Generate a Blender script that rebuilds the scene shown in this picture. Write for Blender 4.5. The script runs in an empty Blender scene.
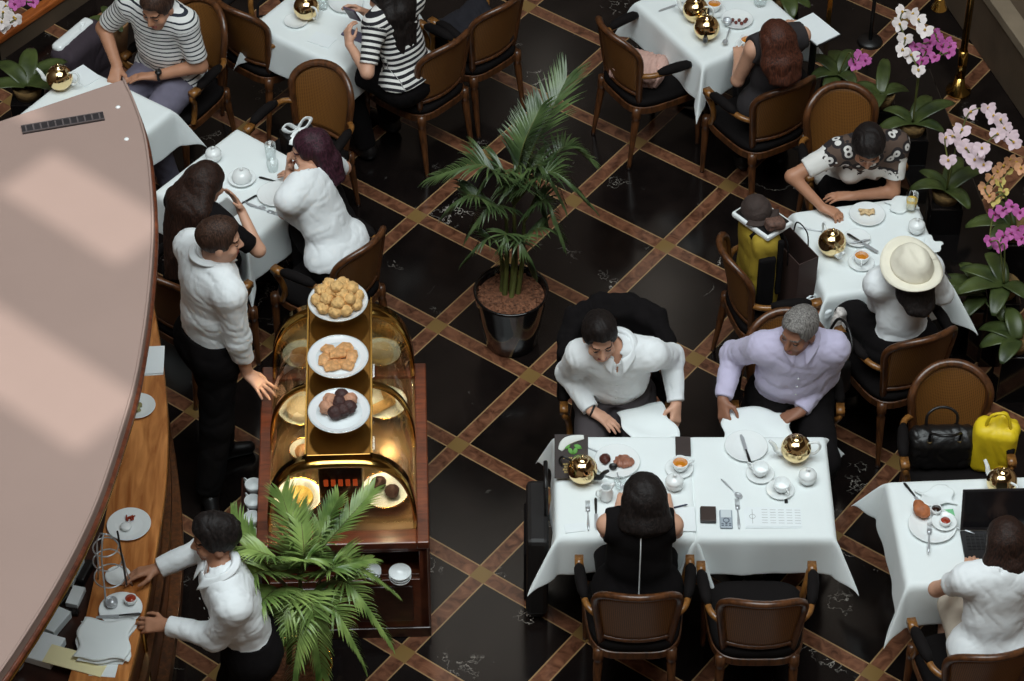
import bpy, bmesh, math, random
import numpy as np
from mathutils import Vector, Matrix

random.seed(7)
C = bpy.context.scene.collection
PI = math.pi

# ---------------------------------------------------------------- camera (solved from the diamond floor grid)
CAM = np.array([0.0, -11.4078, 11.3417])
FWD = np.array([0.0, 0.70917, -0.70504]); FWD /= np.linalg.norm(FWD)
UPV = np.array([0.0, -FWD[2], FWD[1]])
FOC = 2919.0

def W(px, py, z=0.0):
    """world point at height z seen at this place of the photograph (used to measure the place)"""
    d = FWD + np.array([(px-512)/FOC, 0, 0]) + UPV*((340.5-py)/FOC)
    return CAM + d*((z-CAM[2])/d[2])

def R(a): return math.radians(a)
def lin(c): return tuple(((x/255/12.92) if x/255 <= 0.04045 else ((x/255+0.055)/1.055)**2.4) for x in c)
def V(*a): return np.array(a, float)
def nrm(v):
    v = np.asarray(v, float); return v/(np.linalg.norm(v)+1e-12)
def rotz(a):
    c, s = math.cos(a), math.sin(a); return np.array([[c, -s, 0], [s, c, 0], [0, 0, 1]])
def axrot(ax, a):
    x, y, z = nrm(ax); K = np.array([[0, -z, y], [z, 0, -x], [-y, x, 0]])
    return np.eye(3)+math.sin(a)*K+(1-math.cos(a))*(K@K)

# ---------------------------------------------------------------- objects
def thing(name, label, cat, loc=(0, 0, 0), rz=0.0, group=None):
    o = bpy.data.objects.new(name, None); C.objects.link(o)
    o.empty_display_size = 0.1
    o.location = tuple(map(float, loc)); o.rotation_euler = (0, 0, rz)
    o['label'] = label; o['category'] = cat
    if group: o['group'] = group
    return o

def tag(o, label, cat, group=None):
    o['label'] = label; o['category'] = cat
    if group: o['group'] = group
    return o

def structure(o, label=None):
    o['kind'] = 'structure'
    if label: o['label'] = label
    return o

def mk(name, verts, faces, mats, parent=None, mi=None, smooth=True, loc=None, rz=0.0, bevel=0.0, attrs=None, uv=None, solid=0.0):
    me = bpy.data.meshes.new(name)
    if isinstance(verts, np.ndarray) and isinstance(faces, np.ndarray) and faces.ndim == 2:
        n, m = len(verts), len(faces); q = faces.shape[1]
        me.vertices.add(n); me.vertices.foreach_set('co', verts.astype(np.float32).ravel())
        me.loops.add(m*q); me.polygons.add(m)
        me.loops.foreach_set('vertex_index', faces.astype(np.int32).ravel())
        me.polygons.foreach_set('loop_start', np.arange(0, m*q, q, dtype=np.int32))
        me.polygons.foreach_set('loop_total', np.full(m, q, np.int32))
        me.update(calc_edges=True)
    else:
        me.from_pydata([tuple(map(float, v)) for v in verts], [], [tuple(int(i) for i in f) for f in faces])
    if not isinstance(mats, (list, tuple)): mats = [mats]
    for m in mats: me.materials.append(m)
    if mi is not None: me.polygons.foreach_set('material_index', np.asarray(mi, np.int32))
    if smooth: me.polygons.foreach_set('use_smooth', np.ones(len(me.polygons), bool))
    if attrs:
        for k, a in attrs.items():
            at = me.attributes.new(k, 'FLOAT', 'POINT'); at.data.foreach_set('value', np.asarray(a, np.float32))
    me.update()
    o = bpy.data.objects.new(name, me); C.objects.link(o)
    if parent is not None: o.parent = parent
    if loc is not None: o.location = tuple(map(float, loc))
    o.rotation_euler = (0, 0, rz)
    if solid:
        sm = o.modifiers.new('solid', 'SOLIDIFY'); sm.thickness = solid; sm.offset = 0
    if bevel:
        b = o.modifiers.new('bevel', 'BEVEL'); b.width = bevel; b.segments = 2; b.limit_method = 'ANGLE'; b.angle_limit = R(40)
        b.harden_normals = False
    return o

KIDS = {}
def register(o):
    """remember the parts of a prototype so that they can be copied with it"""
    KIDS[o.name] = list(o.children)
    for c in KIDS[o.name]: register(c)
def copy_tree(o, parent=None):
    c = o.copy(); C.objects.link(c)
    if parent is not None: c.parent = parent
    for ch in KIDS[o.name]: copy_tree(ch, c)
    return c
def dup(o, loc=None, rz=None, label=None, group=None):
    if o.name not in KIDS: register(o)
    c = copy_tree(o)
    if loc is not None: c.location = tuple(map(float, loc))
    if rz is not None: c.rotation_euler = (0, 0, rz)
    if label: c['label'] = label
    if group: c['group'] = group
    return c

class MB:
    """collects simple shapes into one mesh"""
    def __init__(s): s.v = []; s.f = []; s.m = []; s.M = None; s.mat = 0
    def add(s, vs, fs):
        b = len(s.v)
        for p in vs:
            p = np.asarray(p, float)
            if s.M is not None: p = s.M[0]@p+s.M[1]
            s.v.append(p)
        for f in fs:
            s.f.append(tuple(b+i for i in f)); s.m.append(s.mat)
        return s
    def box(s, c, size, Rm=None):
        c = np.asarray(c, float); h = np.asarray(size, float)/2
        vs = []
        for x, y, z in ((-1,-1,-1),(1,-1,-1),(1,1,-1),(-1,1,-1),(-1,-1,1),(1,-1,1),(1,1,1),(-1,1,1)):
            p = h*np.array([x, y, z])
            if Rm is not None: p = Rm@p
            vs.append(c+p)
        return s.add(vs, [(0,3,2,1),(4,5,6,7),(0,1,5,4),(1,2,6,5),(2,3,7,6),(3,0,4,7)])
    def tube(s, pts, rad, n=8, flat=1.0, up=None, closed=False):
        pts = [np.asarray(p, float) for p in pts]; N = len(pts)
        if not hasattr(rad, '__len__'): rad = [rad]*N
        vs = []; prev = None
        for i, p in enumerate(pts):
            if closed: t = nrm(pts[(i+1) % N]-pts[i-1])
            else: t = nrm(pts[min(i+1, N-1)]-pts[max(i-1, 0)])
            if up is not None: a = np.asarray(up, float)
            elif prev is None: a = np.array([0, 0, 1.]) if abs(t[2]) < .9 else np.array([1., 0, 0])
            else: a = prev
            a = nrm(a-t*(a@t)); prev = a; b = np.cross(t, a)
            for k in range(n):
                w = 2*PI*k/n
                vs.append(p+rad[i]*(math.cos(w)*a*flat+math.sin(w)*b))
        fs = []
        for i in range(N if closed else N-1):
            j = (i+1) % N
            for k in range(n):
                k2 = (k+1) % n
                fs.append((i*n+k, i*n+k2, j*n+k2, j*n+k))
        if not closed:
            fs.append(tuple(range(n-1, -1, -1))); fs.append(tuple((N-1)*n+k for k in range(n)))
        return s.add(vs, fs)
    def lathe(s, prof, n=28, c=(0, 0, 0), Rm=None, sx=1.0, sy=1.0):
        c = np.asarray(c, float); vs = []; idx = []
        for r, z in prof:
            if r < 1e-6:
                idx.append([len(vs)]); p = np.array([0, 0, z]); vs.append(c+(Rm@p if Rm is not None else p))
            else:
                row = []
                for k in range(n):
                    a = 2*PI*k/n; p = np.array([r*math.cos(a)*sx, r*math.sin(a)*sy, z])
                    row.append(len(vs)); vs.append(c+(Rm@p if Rm is not None else p))
                idx.append(row)
        fs = []
        for a, b in zip(idx[:-1], idx[1:]):
            if len(a) == 1 and len(b) == 1: continue
            for k in range(n):
                k2 = (k+1) % n
                if len(a) == 1: fs.append((a[0], b[k2], b[k]))
                elif len(b) == 1: fs.append((a[k], a[k2], b[0]))
                else: fs.append((a[k], a[k2], b[k2], b[k]))
        return s.add(vs, fs)
    def prism(s, out, z0, z1):
        n = len(out)
        vs = [(x, y, z0) for x, y in out]+[(x, y, z1) for x, y in out]
        fs = [tuple(range(n-1, -1, -1)), tuple(range(n, 2*n))]
        for i in range(n):
            j = (i+1) % n; fs.append((i, j, n+j, n+i))
        return s.add(vs, fs)
    def sheet(s, fn, nu, nv, th, nrmdir=None):
        """thick sheet: fn(u,v) in 0..1 gives the point"""
        P = np.array([[fn(i/nu, j/nv) for j in range(nv+1)] for i in range(nu+1)], float)
        du = np.gradient(P, axis=0); dv = np.gradient(P, axis=1)
        Nn = np.cross(du, dv); Nn /= (np.linalg.norm(Nn, axis=2, keepdims=True)+1e-12)
        A = P+Nn*th/2; B = P-Nn*th/2
        n1 = (nu+1)*(nv+1); vs = list(A.reshape(-1, 3))+list(B.reshape(-1, 3))
        g = lambda i, j: i*(nv+1)+j
        fs = []
        for i in range(nu):
            for j in range(nv):
                fs.append((g(i,j), g(i+1,j), g(i+1,j+1), g(i,j+1)))
                fs.append((n1+g(i,j), n1+g(i,j+1), n1+g(i+1,j+1), n1+g(i+1,j)))
        for i in range(nu):
            fs.append((g(i,0), n1+g(i,0), n1+g(i+1,0), g(i+1,0)))
            fs.append((g(i,nv), g(i+1,nv), n1+g(i+1,nv), n1+g(i,nv)))
        for j in range(nv):
            fs.append((g(0,j), g(0,j+1), n1+g(0,j+1), n1+g(0,j)))
            fs.append((g(nu,j), n1+g(nu,j), n1+g(nu,j+1), g(nu,j+1)))
        return s.add(vs, fs)
    def build(s, name, mats, parent=None, **k):
        return mk(name, s.v, s.f, mats, parent, mi=s.m if isinstance(mats, (list, tuple)) else None, **k)

def bez(p, n=10):
    """smooth path through the points (Catmull-Rom)"""
    p = [np.asarray(q, float) for q in p]; out = []
    for i in range(len(p)-1):
        a, b, c, d = p[max(i-1, 0)], p[i], p[i+1], p[min(i+2, len(p)-1)]
        for k in range(n):
            t = k/n
            out.append(.5*((2*b)+(c-a)*t+(2*a-5*b+4*c-d)*t*t+(3*b-a-3*c+d)*t**3))
    out.append(p[-1]); return out

# ---------------------------------------------------------------- implicit surfaces (soft bodies, cloth, food)
class SDF:
    def __init__(s, lo, hi, h):
        s.h = h; s.o = np.asarray(lo, float)
        n = np.ceil((np.asarray(hi)-s.o)/h).astype(int)+1
        s.n = n; s.F = np.full(n, 1.0, np.float32)
        s.ax = [(s.o[i]+np.arange(n[i])*h).astype(np.float32) for i in range(3)]
    def win(s, lo, hi):
        sl = []
        for i in range(3):
            a = max(0, int(math.floor((lo[i]-s.o[i])/s.h))); b = min(s.n[i], int(math.ceil((hi[i]-s.o[i])/s.h))+1)
            if b <= a: return None, None
            sl.append(slice(a, b))
        X = s.ax[0][sl[0]][:, None, None]; Y = s.ax[1][sl[1]][None, :, None]; Z = s.ax[2][sl[2]][None, None, :]
        return tuple(sl), (X, Y, Z)
    def put(s, sl, d, k):
        f = s.F[sl]
        if k > 0:
            t = np.clip(.5+.5*(f-d)/k, 0, 1); s.F[sl] = f*(1-t)+d*t-k*t*(1-t)
        else: s.F[sl] = np.minimum(f, d)
    def take(s, sl, d, k=0.0):
        f = s.F[sl]
        if k > 0:
            t = np.clip(.5-.5*(f+d)/k, 0, 1); s.F[sl] = f*(1-t)-d*t+k*t*(1-t)
        else: s.F[sl] = np.maximum(f, -d)
    def dcone(s, a, b, ra, rb, flat, pad):
        a = np.asarray(a, float); b = np.asarray(b, float); r = max(ra, rb)+pad
        if flat: r = max(ra, rb)*max(1, flat[1])+pad
        sl, P = s.win(np.minimum(a, b)-r, np.maximum(a, b)+r)
        if sl is None: return None, None
        ab = b-a; L = float(ab@ab)+1e-12
        qx, qy, qz = P[0]-a[0], P[1]-a[1], P[2]-a[2]
        t = np.clip((qx*ab[0]+qy*ab[1]+qz*ab[2])/L, 0, 1)
        qx = qx-t*ab[0]; qy = qy-t*ab[1]; qz = qz-t*ab[2]
        if flat:
            ax = nrm(flat[0]); w = (qx*ax[0]+qy*ax[1]+qz*ax[2])*(1/flat[1]-1)
            qx = qx+w*ax[0]; qy = qy+w*ax[1]; qz = qz+w*ax[2]
        d = np.sqrt(qx*qx+qy*qy+qz*qz)-(ra+(rb-ra)*t)
        if flat: d = d*min(1, flat[1])
        return sl, d.astype(np.float32)
    def cone(s, a, b, ra, rb=None, k=.02, flat=None):
        rb = ra if rb is None else rb
        sl, d = s.dcone(a, b, ra, rb, flat, k+.03)
        if sl: s.put(sl, d, k)
    def cone_take(s, a, b, ra, rb=None, k=.01, flat=None):
        sl, d = s.dcone(a, b, ra, ra if rb is None else rb, flat, k+.03)
        if sl: s.take(sl, d, k)
    def dell(s, c, r, Rm, pad):
        c = np.asarray(c, float); r = np.asarray(r, float); m = r.max()+pad
        sl, P = s.win(c-m, c+m)
        if sl is None: return None, None
        q = [P[0]-c[0], P[1]-c[1], P[2]-c[2]]
        if Rm is not None: q = [q[0]*Rm[0][i]+q[1]*Rm[1][i]+q[2]*Rm[2][i] for i in range(3)]
        k0 = np.sqrt((q[0]/r[0])**2+(q[1]/r[1])**2+(q[2]/r[2])**2)
        k1 = np.sqrt((q[0]/r[0]**2)**2+(q[1]/r[1]**2)**2+(q[2]/r[2]**2)**2)+1e-6
        return sl, (k0*(k0-1)/k1).astype(np.float32)
    def ell(s, c, r, Rm=None, k=.02):
        sl, d = s.dell(c, r, Rm, k+.03)
        if sl: s.put(sl, d, k)
    def ell_take(s, c, r, Rm=None, k=.01):
        sl, d = s.dell(c, r, Rm, k+.03)
        if sl: s.take(sl, d, k)
    def dbox(s, c, hf, Rm, rr, pad):
        c = np.asarray(c, float); hf = np.asarray(hf, float); m = np.linalg.norm(hf)+pad
        sl, P = s.win(c-m, c+m)
        if sl is None: return None, None
        q = [P[0]-c[0], P[1]-c[1], P[2]-c[2]]
        if Rm is not None: q = [q[0]*Rm[0][i]+q[1]*Rm[1][i]+q[2]*Rm[2][i] for i in range(3)]
        g = [np.abs(q[i])-(hf[i]-rr) for i in range(3)]
        o = np.sqrt(np.maximum(g[0], 0)**2+np.maximum(g[1], 0)**2+np.maximum(g[2], 0)**2)
        return sl, (o+np.minimum(np.maximum(np.maximum(g[0], g[1]), g[2]), 0)-rr).astype(np.float32)
    def box(s, c, hf, Rm=None, rr=.01, k=.01):
        sl, d = s.dbox(c, hf, Rm, rr, k+.03)
        if sl: s.put(sl, d, k)
    def box_take(s, c, hf, Rm=None, rr=.01, k=.005):
        sl, d = s.dbox(c, hf, Rm, rr, k+.03)
        if sl: s.take(sl, d, k)
    def cut(s, p, n, rad=None):
        p = np.asarray(p, float); n = nrm(n); big = 9.0 if rad is None else rad
        sl, P = s.win(p-big, p+big)
        if sl is None: return
        d = (P[0]-p[0])*n[0]+(P[1]-p[1])*n[1]+(P[2]-p[2])*n[2]
        if rad is not None:
            rr = (P[0]-p[0])**2+(P[1]-p[1])**2+(P[2]-p[2])**2
            d = np.where(rr < rad*rad, d, -1.0)
        s.F[sl] = np.maximum(s.F[sl], d)
    def wrinkle(s, amp, freq, seed=0, stretch=(1, 1, 1)):
        """folds and creases as a real displacement of the surface"""
        rs = np.random.RandomState(seed); P = [s.ax[0][:, None, None]*stretch[0], s.ax[1][None, :, None]*stretch[1], s.ax[2][None, None, :]*stretch[2]]
        near = np.abs(s.F) < .06
        i, j, k = np.nonzero(near)
        x = s.ax[0][i]*stretch[0]; y = s.ax[1][j]*stretch[1]; z = s.ax[2][k]*stretch[2]
        tot = np.zeros(len(i), np.float32); a = 1.0; f = freq
        for o in range(3):
            d1, d2, d3 = (nrm(rs.randn(3))*f for _ in range(3)); p = rs.rand(3)*6.28
            w = np.sin(x*d2[0]+y*d2[1]+z*d2[2]+p[1])*1.3
            w2 = np.sin(x*d3[0]+y*d3[1]+z*d3[2]+p[2])
            v = np.sin(x*d1[0]+y*d1[1]+z*d1[2]+p[0]+w+w2)
            tot += a*(1-2*np.abs(v)**.8)*.6
            a *= .55; f *= 1.9
        s.F[i, j, k] += amp*tot
    def mesh(s, smooth=1):
        F = s.F
        F[0, :, :] = F[-1, :, :] = 1; F[:, 0, :] = F[:, -1, :] = 1; F[:, :, 0] = F[:, :, -1] = 1
        S = F < 0
        c = np.zeros(np.array(F.shape)-1, np.int8)
        for a in (0, 1):
            for b in (0, 1):
                for d in (0, 1):
                    c += S[a:F.shape[0]-1+a, b:F.shape[1]-1+b, d:F.shape[2]-1+d]
        mask = (c > 0) & (c < 8)
        ids = np.argwhere(mask); idx = np.full(mask.shape, -1, np.int32); idx[mask] = np.arange(len(ids))
        pos = np.zeros((len(ids), 3), np.float32); cnt = np.zeros(len(ids), np.float32)
        cor = [(a, b, d) for a in (0, 1) for b in (0, 1) for d in (0, 1)]
        fv = {q: F[ids[:, 0]+q[0], ids[:, 1]+q[1], ids[:, 2]+q[2]] for q in cor}
        for q in cor:
            for ax in range(3):
                if q[ax] == 0:
                    r = list(q); r[ax] = 1; r = tuple(r)
                    fa, fb = fv[q], fv[r]; cr = (fa < 0) != (fb < 0)
                    t = np.where(cr, fa/np.where(cr, fa-fb, 1), 0)
                    for i in range(3):
                        pos[:, i] += np.where(cr, q[i]+(t if i == ax else 0), 0)
                    cnt += cr
        pos = (ids+pos/np.maximum(cnt, 1)[:, None])*s.h+s.o
        quads = []
        for ax in range(3):
            sl0 = [slice(None)]*3; sl1 = [slice(None)]*3; sl0[ax] = slice(0, -1); sl1[ax] = slice(1, None)
            A = S[tuple(sl0)]; B = S[tuple(sl1)]; cr = A != B
            u, w = (ax+1) % 3, (ax+2) % 3
            e = np.argwhere(cr)
            ok = (e[:, u] > 0) & (e[:, w] > 0) & (e[:, u] < F.shape[u]-1) & (e[:, w] < F.shape[w]-1)
            e = e[ok]
            if not len(e): continue
            def g(du, dw):
                q = e.copy(); q[:, u] += du; q[:, w] += dw; return idx[q[:, 0], q[:, 1], q[:, 2]]
            Q = np.stack([g(-1, -1), g(0, -1), g(0, 0), g(-1, 0)], 1)
            ins = A[e[:, 0], e[:, 1], e[:, 2]]
            Q[~ins] = Q[~ins][:, ::-1]
            quads.append(Q)
        Q = np.concatenate(quads); Q = Q[(Q >= 0).all(1)]
        pos = pos.astype(np.float64)
        for _ in range(smooth):
            acc = np.zeros_like(pos); n = np.zeros(len(pos))
            for a, b in ((0, 1), (1, 2), (2, 3), (3, 0)):
                np.add.at(acc, Q[:, a], pos[Q[:, b]]); np.add.at(n, Q[:, a], 1)
                np.add.at(acc, Q[:, b], pos[Q[:, a]]); np.add.at(n, Q[:, b], 1)
            pos = .5*pos+.5*acc/np.maximum(n, 1)[:, None]
        return pos, Q

# ---------------------------------------------------------------- materials
MATS = {}
def node_mat(name):
    m = bpy.data.materials.new(name); m.use_nodes = True
    nt = m.node_tree; b = nt.nodes['Principled BSDF']
    return m, nt, b, nt.nodes, nt.links

def mat(name, col, rough=.6, metal=0.0, var=.06, vscale=18.0, bump=.0, bscale=120.0, spec=.5, coat=0.0, sheen=0.0, stretch=None, trans=0.0, ior=1.45):
    """plain procedural surface: colour with slight mottling and a fine bump"""
    if name in MATS: return MATS[name]
    m, nt, b, N, L = node_mat(name)
    c = lin(col)
    tc = N.new('ShaderNodeTexCoord'); src = tc.outputs['Object']
    if stretch:
        mp = N.new('ShaderNodeMapping'); mp.inputs['Scale'].default_value = stretch; L.new(src, mp.inputs[0]); src = mp.outputs[0]
    if var > 0:
        n = N.new('ShaderNodeTexNoise'); n.inputs['Scale'].default_value = vscale; n.inputs['Detail'].default_value = 4
        L.new(src, n.inputs['Vector'])
        r = N.new('ShaderNodeValToRGB')
        r.color_ramp.elements[0].position = .3; r.color_ramp.elements[1].position = .7
        r.color_ramp.elements[0].color = tuple(x*(1-var) for x in c)+(1,)
        r.color_ramp.elements[1].color = tuple(min(1, x*(1+var)) for x in c)+(1,)
        L.new(n.outputs['Fac'], r.inputs[0]); L.new(r.outputs[0], b.inputs['Base Color'])
    else: b.inputs['Base Color'].default_value = c+(1,)
    b.inputs['Roughness'].default_value = rough; b.inputs['Metallic'].default_value = metal
    b.inputs['Specular IOR Level'].default_value = spec
    b.inputs['Coat Weight'].default_value = coat; b.inputs['Coat Roughness'].default_value = .1
    b.inputs['Sheen Weight'].default_value = sheen
    b.inputs['Transmission Weight'].default_value = trans; b.inputs['IOR'].default_value = ior
    if bump > 0:
        n2 = N.new('ShaderNodeTexNoise'); n2.inputs['Scale'].default_value = bscale; n2.inputs['Detail'].default_value = 3
        L.new(src, n2.inputs['Vector'])
        bp = N.new('ShaderNodeBump'); bp.inputs['Strength'].default_value = bump; bp.inputs['Distance'].default_value = .01
        L.new(n2.outputs['Fac'], bp.inputs['Height']); L.new(bp.outputs[0], b.inputs['Normal'])
    MATS[name] = m
    return m

def wood(name, dark, light, rough=.35, scale=6.0, along=(1, 12, 12), coat=.3):
    if name in MATS: return MATS[name]
    m, nt, b, N, L = node_mat(name)
    tc = N.new('ShaderNodeTexCoord'); mp = N.new('ShaderNodeMapping'); mp.inputs['Scale'].default_value = along
    L.new(tc.outputs['Object'], mp.inputs[0])
    n = N.new('ShaderNodeTexNoise'); n.inputs['Scale'].default_value = scale; n.inputs['Detail'].default_value = 6; n.inputs['Distortion'].default_value = .6
    L.new(mp.outputs[0], n.inputs['Vector'])
    r = N.new('ShaderNodeValToRGB'); r.color_ramp.elements[0].position = .3; r.color_ramp.elements[1].position = .72
    r.color_ramp.elements[0].color = lin(dark)+(1,); r.color_ramp.elements[1].color = lin(light)+(1,)
    L.new(n.outputs['Fac'], r.inputs[0]); L.new(r.outputs[0], b.inputs['Base Color'])
    b.inputs['Roughness'].default_value = rough; b.inputs['Coat Weight'].default_value = coat; b.inputs['Coat Roughness'].default_value = .15
    MATS[name] = m
    return m

def glass(name, col=(255, 255, 255), rough=.0, thin=.75):
    """window-like glass: mostly clear with a glossy reflection"""
    if name in MATS: return MATS[name]
    m, nt, b, N, L = node_mat(name)
    N.remove(b)
    tr = N.new('ShaderNodeBsdfTransparent'); tr.inputs[0].default_value = lin(col)+(1,)
    gl = N.new('ShaderNodeBsdfGlossy'); gl.inputs['Roughness'].default_value = .04+rough; gl.inputs[0].default_value = (1, 1, 1, 1)
    fr = N.new('ShaderNodeLayerWeight'); fr.inputs[0].default_value = .5
    pw = N.new('ShaderNodeMath'); pw.operation = 'POWER'; pw.inputs[1].default_value = 3.5; L.new(fr.outputs['Facing'], pw.inputs[0])
    mu = N.new('ShaderNodeMath'); mu.operation = 'MULTIPLY_ADD'; mu.inputs[1].default_value = .6; mu.inputs[2].default_value = 1-thin
    L.new(pw.outputs[0], mu.inputs[0])
    mx = N.new('ShaderNodeMixShader'); L.new(mu.outputs[0], mx.inputs[0]); L.new(tr.outputs[0], mx.inputs[1]); L.new(gl.outputs[0], mx.inputs[2])
    L.new(mx.outputs[0], N['Material Output'].inputs[0])
    MATS[name] = m
    return m

def stripes(name, ca, cb, period, duty):
    """woven stripes that follow the garment"""
    m, nt, b, N, L = node_mat(name)
    at = N.new('ShaderNodeAttribute'); at.attribute_name = 'along'
    d = N.new('ShaderNodeMath'); d.operation = 'DIVIDE'; d.inputs[1].default_value = period; L.new(at.outputs['Fac'], d.inputs[0])
    f = N.new('ShaderNodeMath'); f.operation = 'FRACT'; L.new(d.outputs[0], f.inputs[0])
    l = N.new('ShaderNodeMath'); l.operation = 'LESS_THAN'; l.inputs[1].default_value = duty; L.new(f.outputs[0], l.inputs[0])
    mx = N.new('ShaderNodeMix'); mx.data_type = 'RGBA'; mx.inputs['A'].default_value = lin(ca)+(1,); mx.inputs['B'].default_value = lin(cb)+(1,)
    L.new(l.outputs[0], mx.inputs['Factor']); L.new(mx.outputs['Result'], b.inputs['Base Color'])
    b.inputs['Roughness'].default_value = .85
    return m

def floral(name):
    """white jersey with a printed yoke of dark flowers"""
    m, nt, b, N, L = node_mat(name)
    tc = N.new('ShaderNodeTexCoord')
    vo = N.new('ShaderNodeTexVoronoi'); vo.inputs['Scale'].default_value = 16; L.new(tc.outputs['Object'], vo.inputs['Vector'])
    r = N.new('ShaderNodeValToRGB'); r.color_ramp.interpolation = 'CONSTANT'
    e = r.color_ramp.elements; e[0].position = 0; e[0].color = lin((46, 34, 34))+(1,); e[1].position = .16; e[1].color = lin((215, 212, 208))+(1,)
    x = e.new(.36); x.color = lin((36, 30, 32))+(1,); x = e.new(.62); x.color = lin((88, 70, 60))+(1,)
    L.new(vo.outputs['Distance'], r.inputs[0])
    at = N.new('ShaderNodeAttribute'); at.attribute_name = 'along'
    no = N.new('ShaderNodeTexNoise'); no.inputs['Scale'].default_value = 22; L.new(tc.outputs['Object'], no.inputs['Vector'])
    ad = N.new('ShaderNodeMath'); ad.operation = 'MULTIPLY_ADD'; ad.inputs[1].default_value = .22; L.new(no.outputs['Fac'], ad.inputs[0]); L.new(at.outputs['Fac'], ad.inputs[2])
    g = N.new('ShaderNodeMath'); g.operation = 'GREATER_THAN'; g.inputs[1].default_value = .50; L.new(ad.outputs[0], g.inputs[0])
    mx = N.new('ShaderNodeMix'); mx.data_type = 'RGBA'; mx.inputs['A'].default_value = lin((222, 220, 216))+(1,)
    L.new(g.outputs[0], mx.inputs['Factor']); L.new(r.outputs[0], mx.inputs['B']); L.new(mx.outputs['Result'], b.inputs['Base Color'])
    b.inputs['Roughness'].default_value = .85
    return m

def hairmat(name, dark, light):
    m = mat(name, light, .58, var=.0, spec=.3)
    nt = m.node_tree; N, L = nt.nodes, nt.links; b = N['Principled BSDF']
    tc = N.new('ShaderNodeTexCoord'); mp = N.new('ShaderNodeMapping'); mp.inputs['Scale'].default_value = (160, 160, 12); L.new(tc.outputs['Object'], mp.inputs[0])
    n = N.new('ShaderNodeTexNoise'); n.inputs['Scale'].default_value = 1.0; n.inputs['Detail'].default_value = 3; L.new(mp.outputs[0], n.inputs['Vector'])
    r = N.new('ShaderNodeValToRGB'); r.color_ramp.elements[0].position = .35; r.color_ramp.elements[1].position = .7
    r.color_ramp.elements[0].color = lin(dark)+(1,); r.color_ramp.elements[1].color = lin(light)+(1,)
    L.new(n.outputs['Fac'], r.inputs[0]); L.new(r.outputs[0], b.inputs['Base Color'])
    bp = N.new('ShaderNodeBump'); bp.inputs['Strength'].default_value = .5; bp.inputs['Distance'].default_value = .006
    L.new(n.outputs['Fac'], bp.inputs['Height']); L.new(bp.outputs[0], b.inputs['Normal'])
    return m

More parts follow.
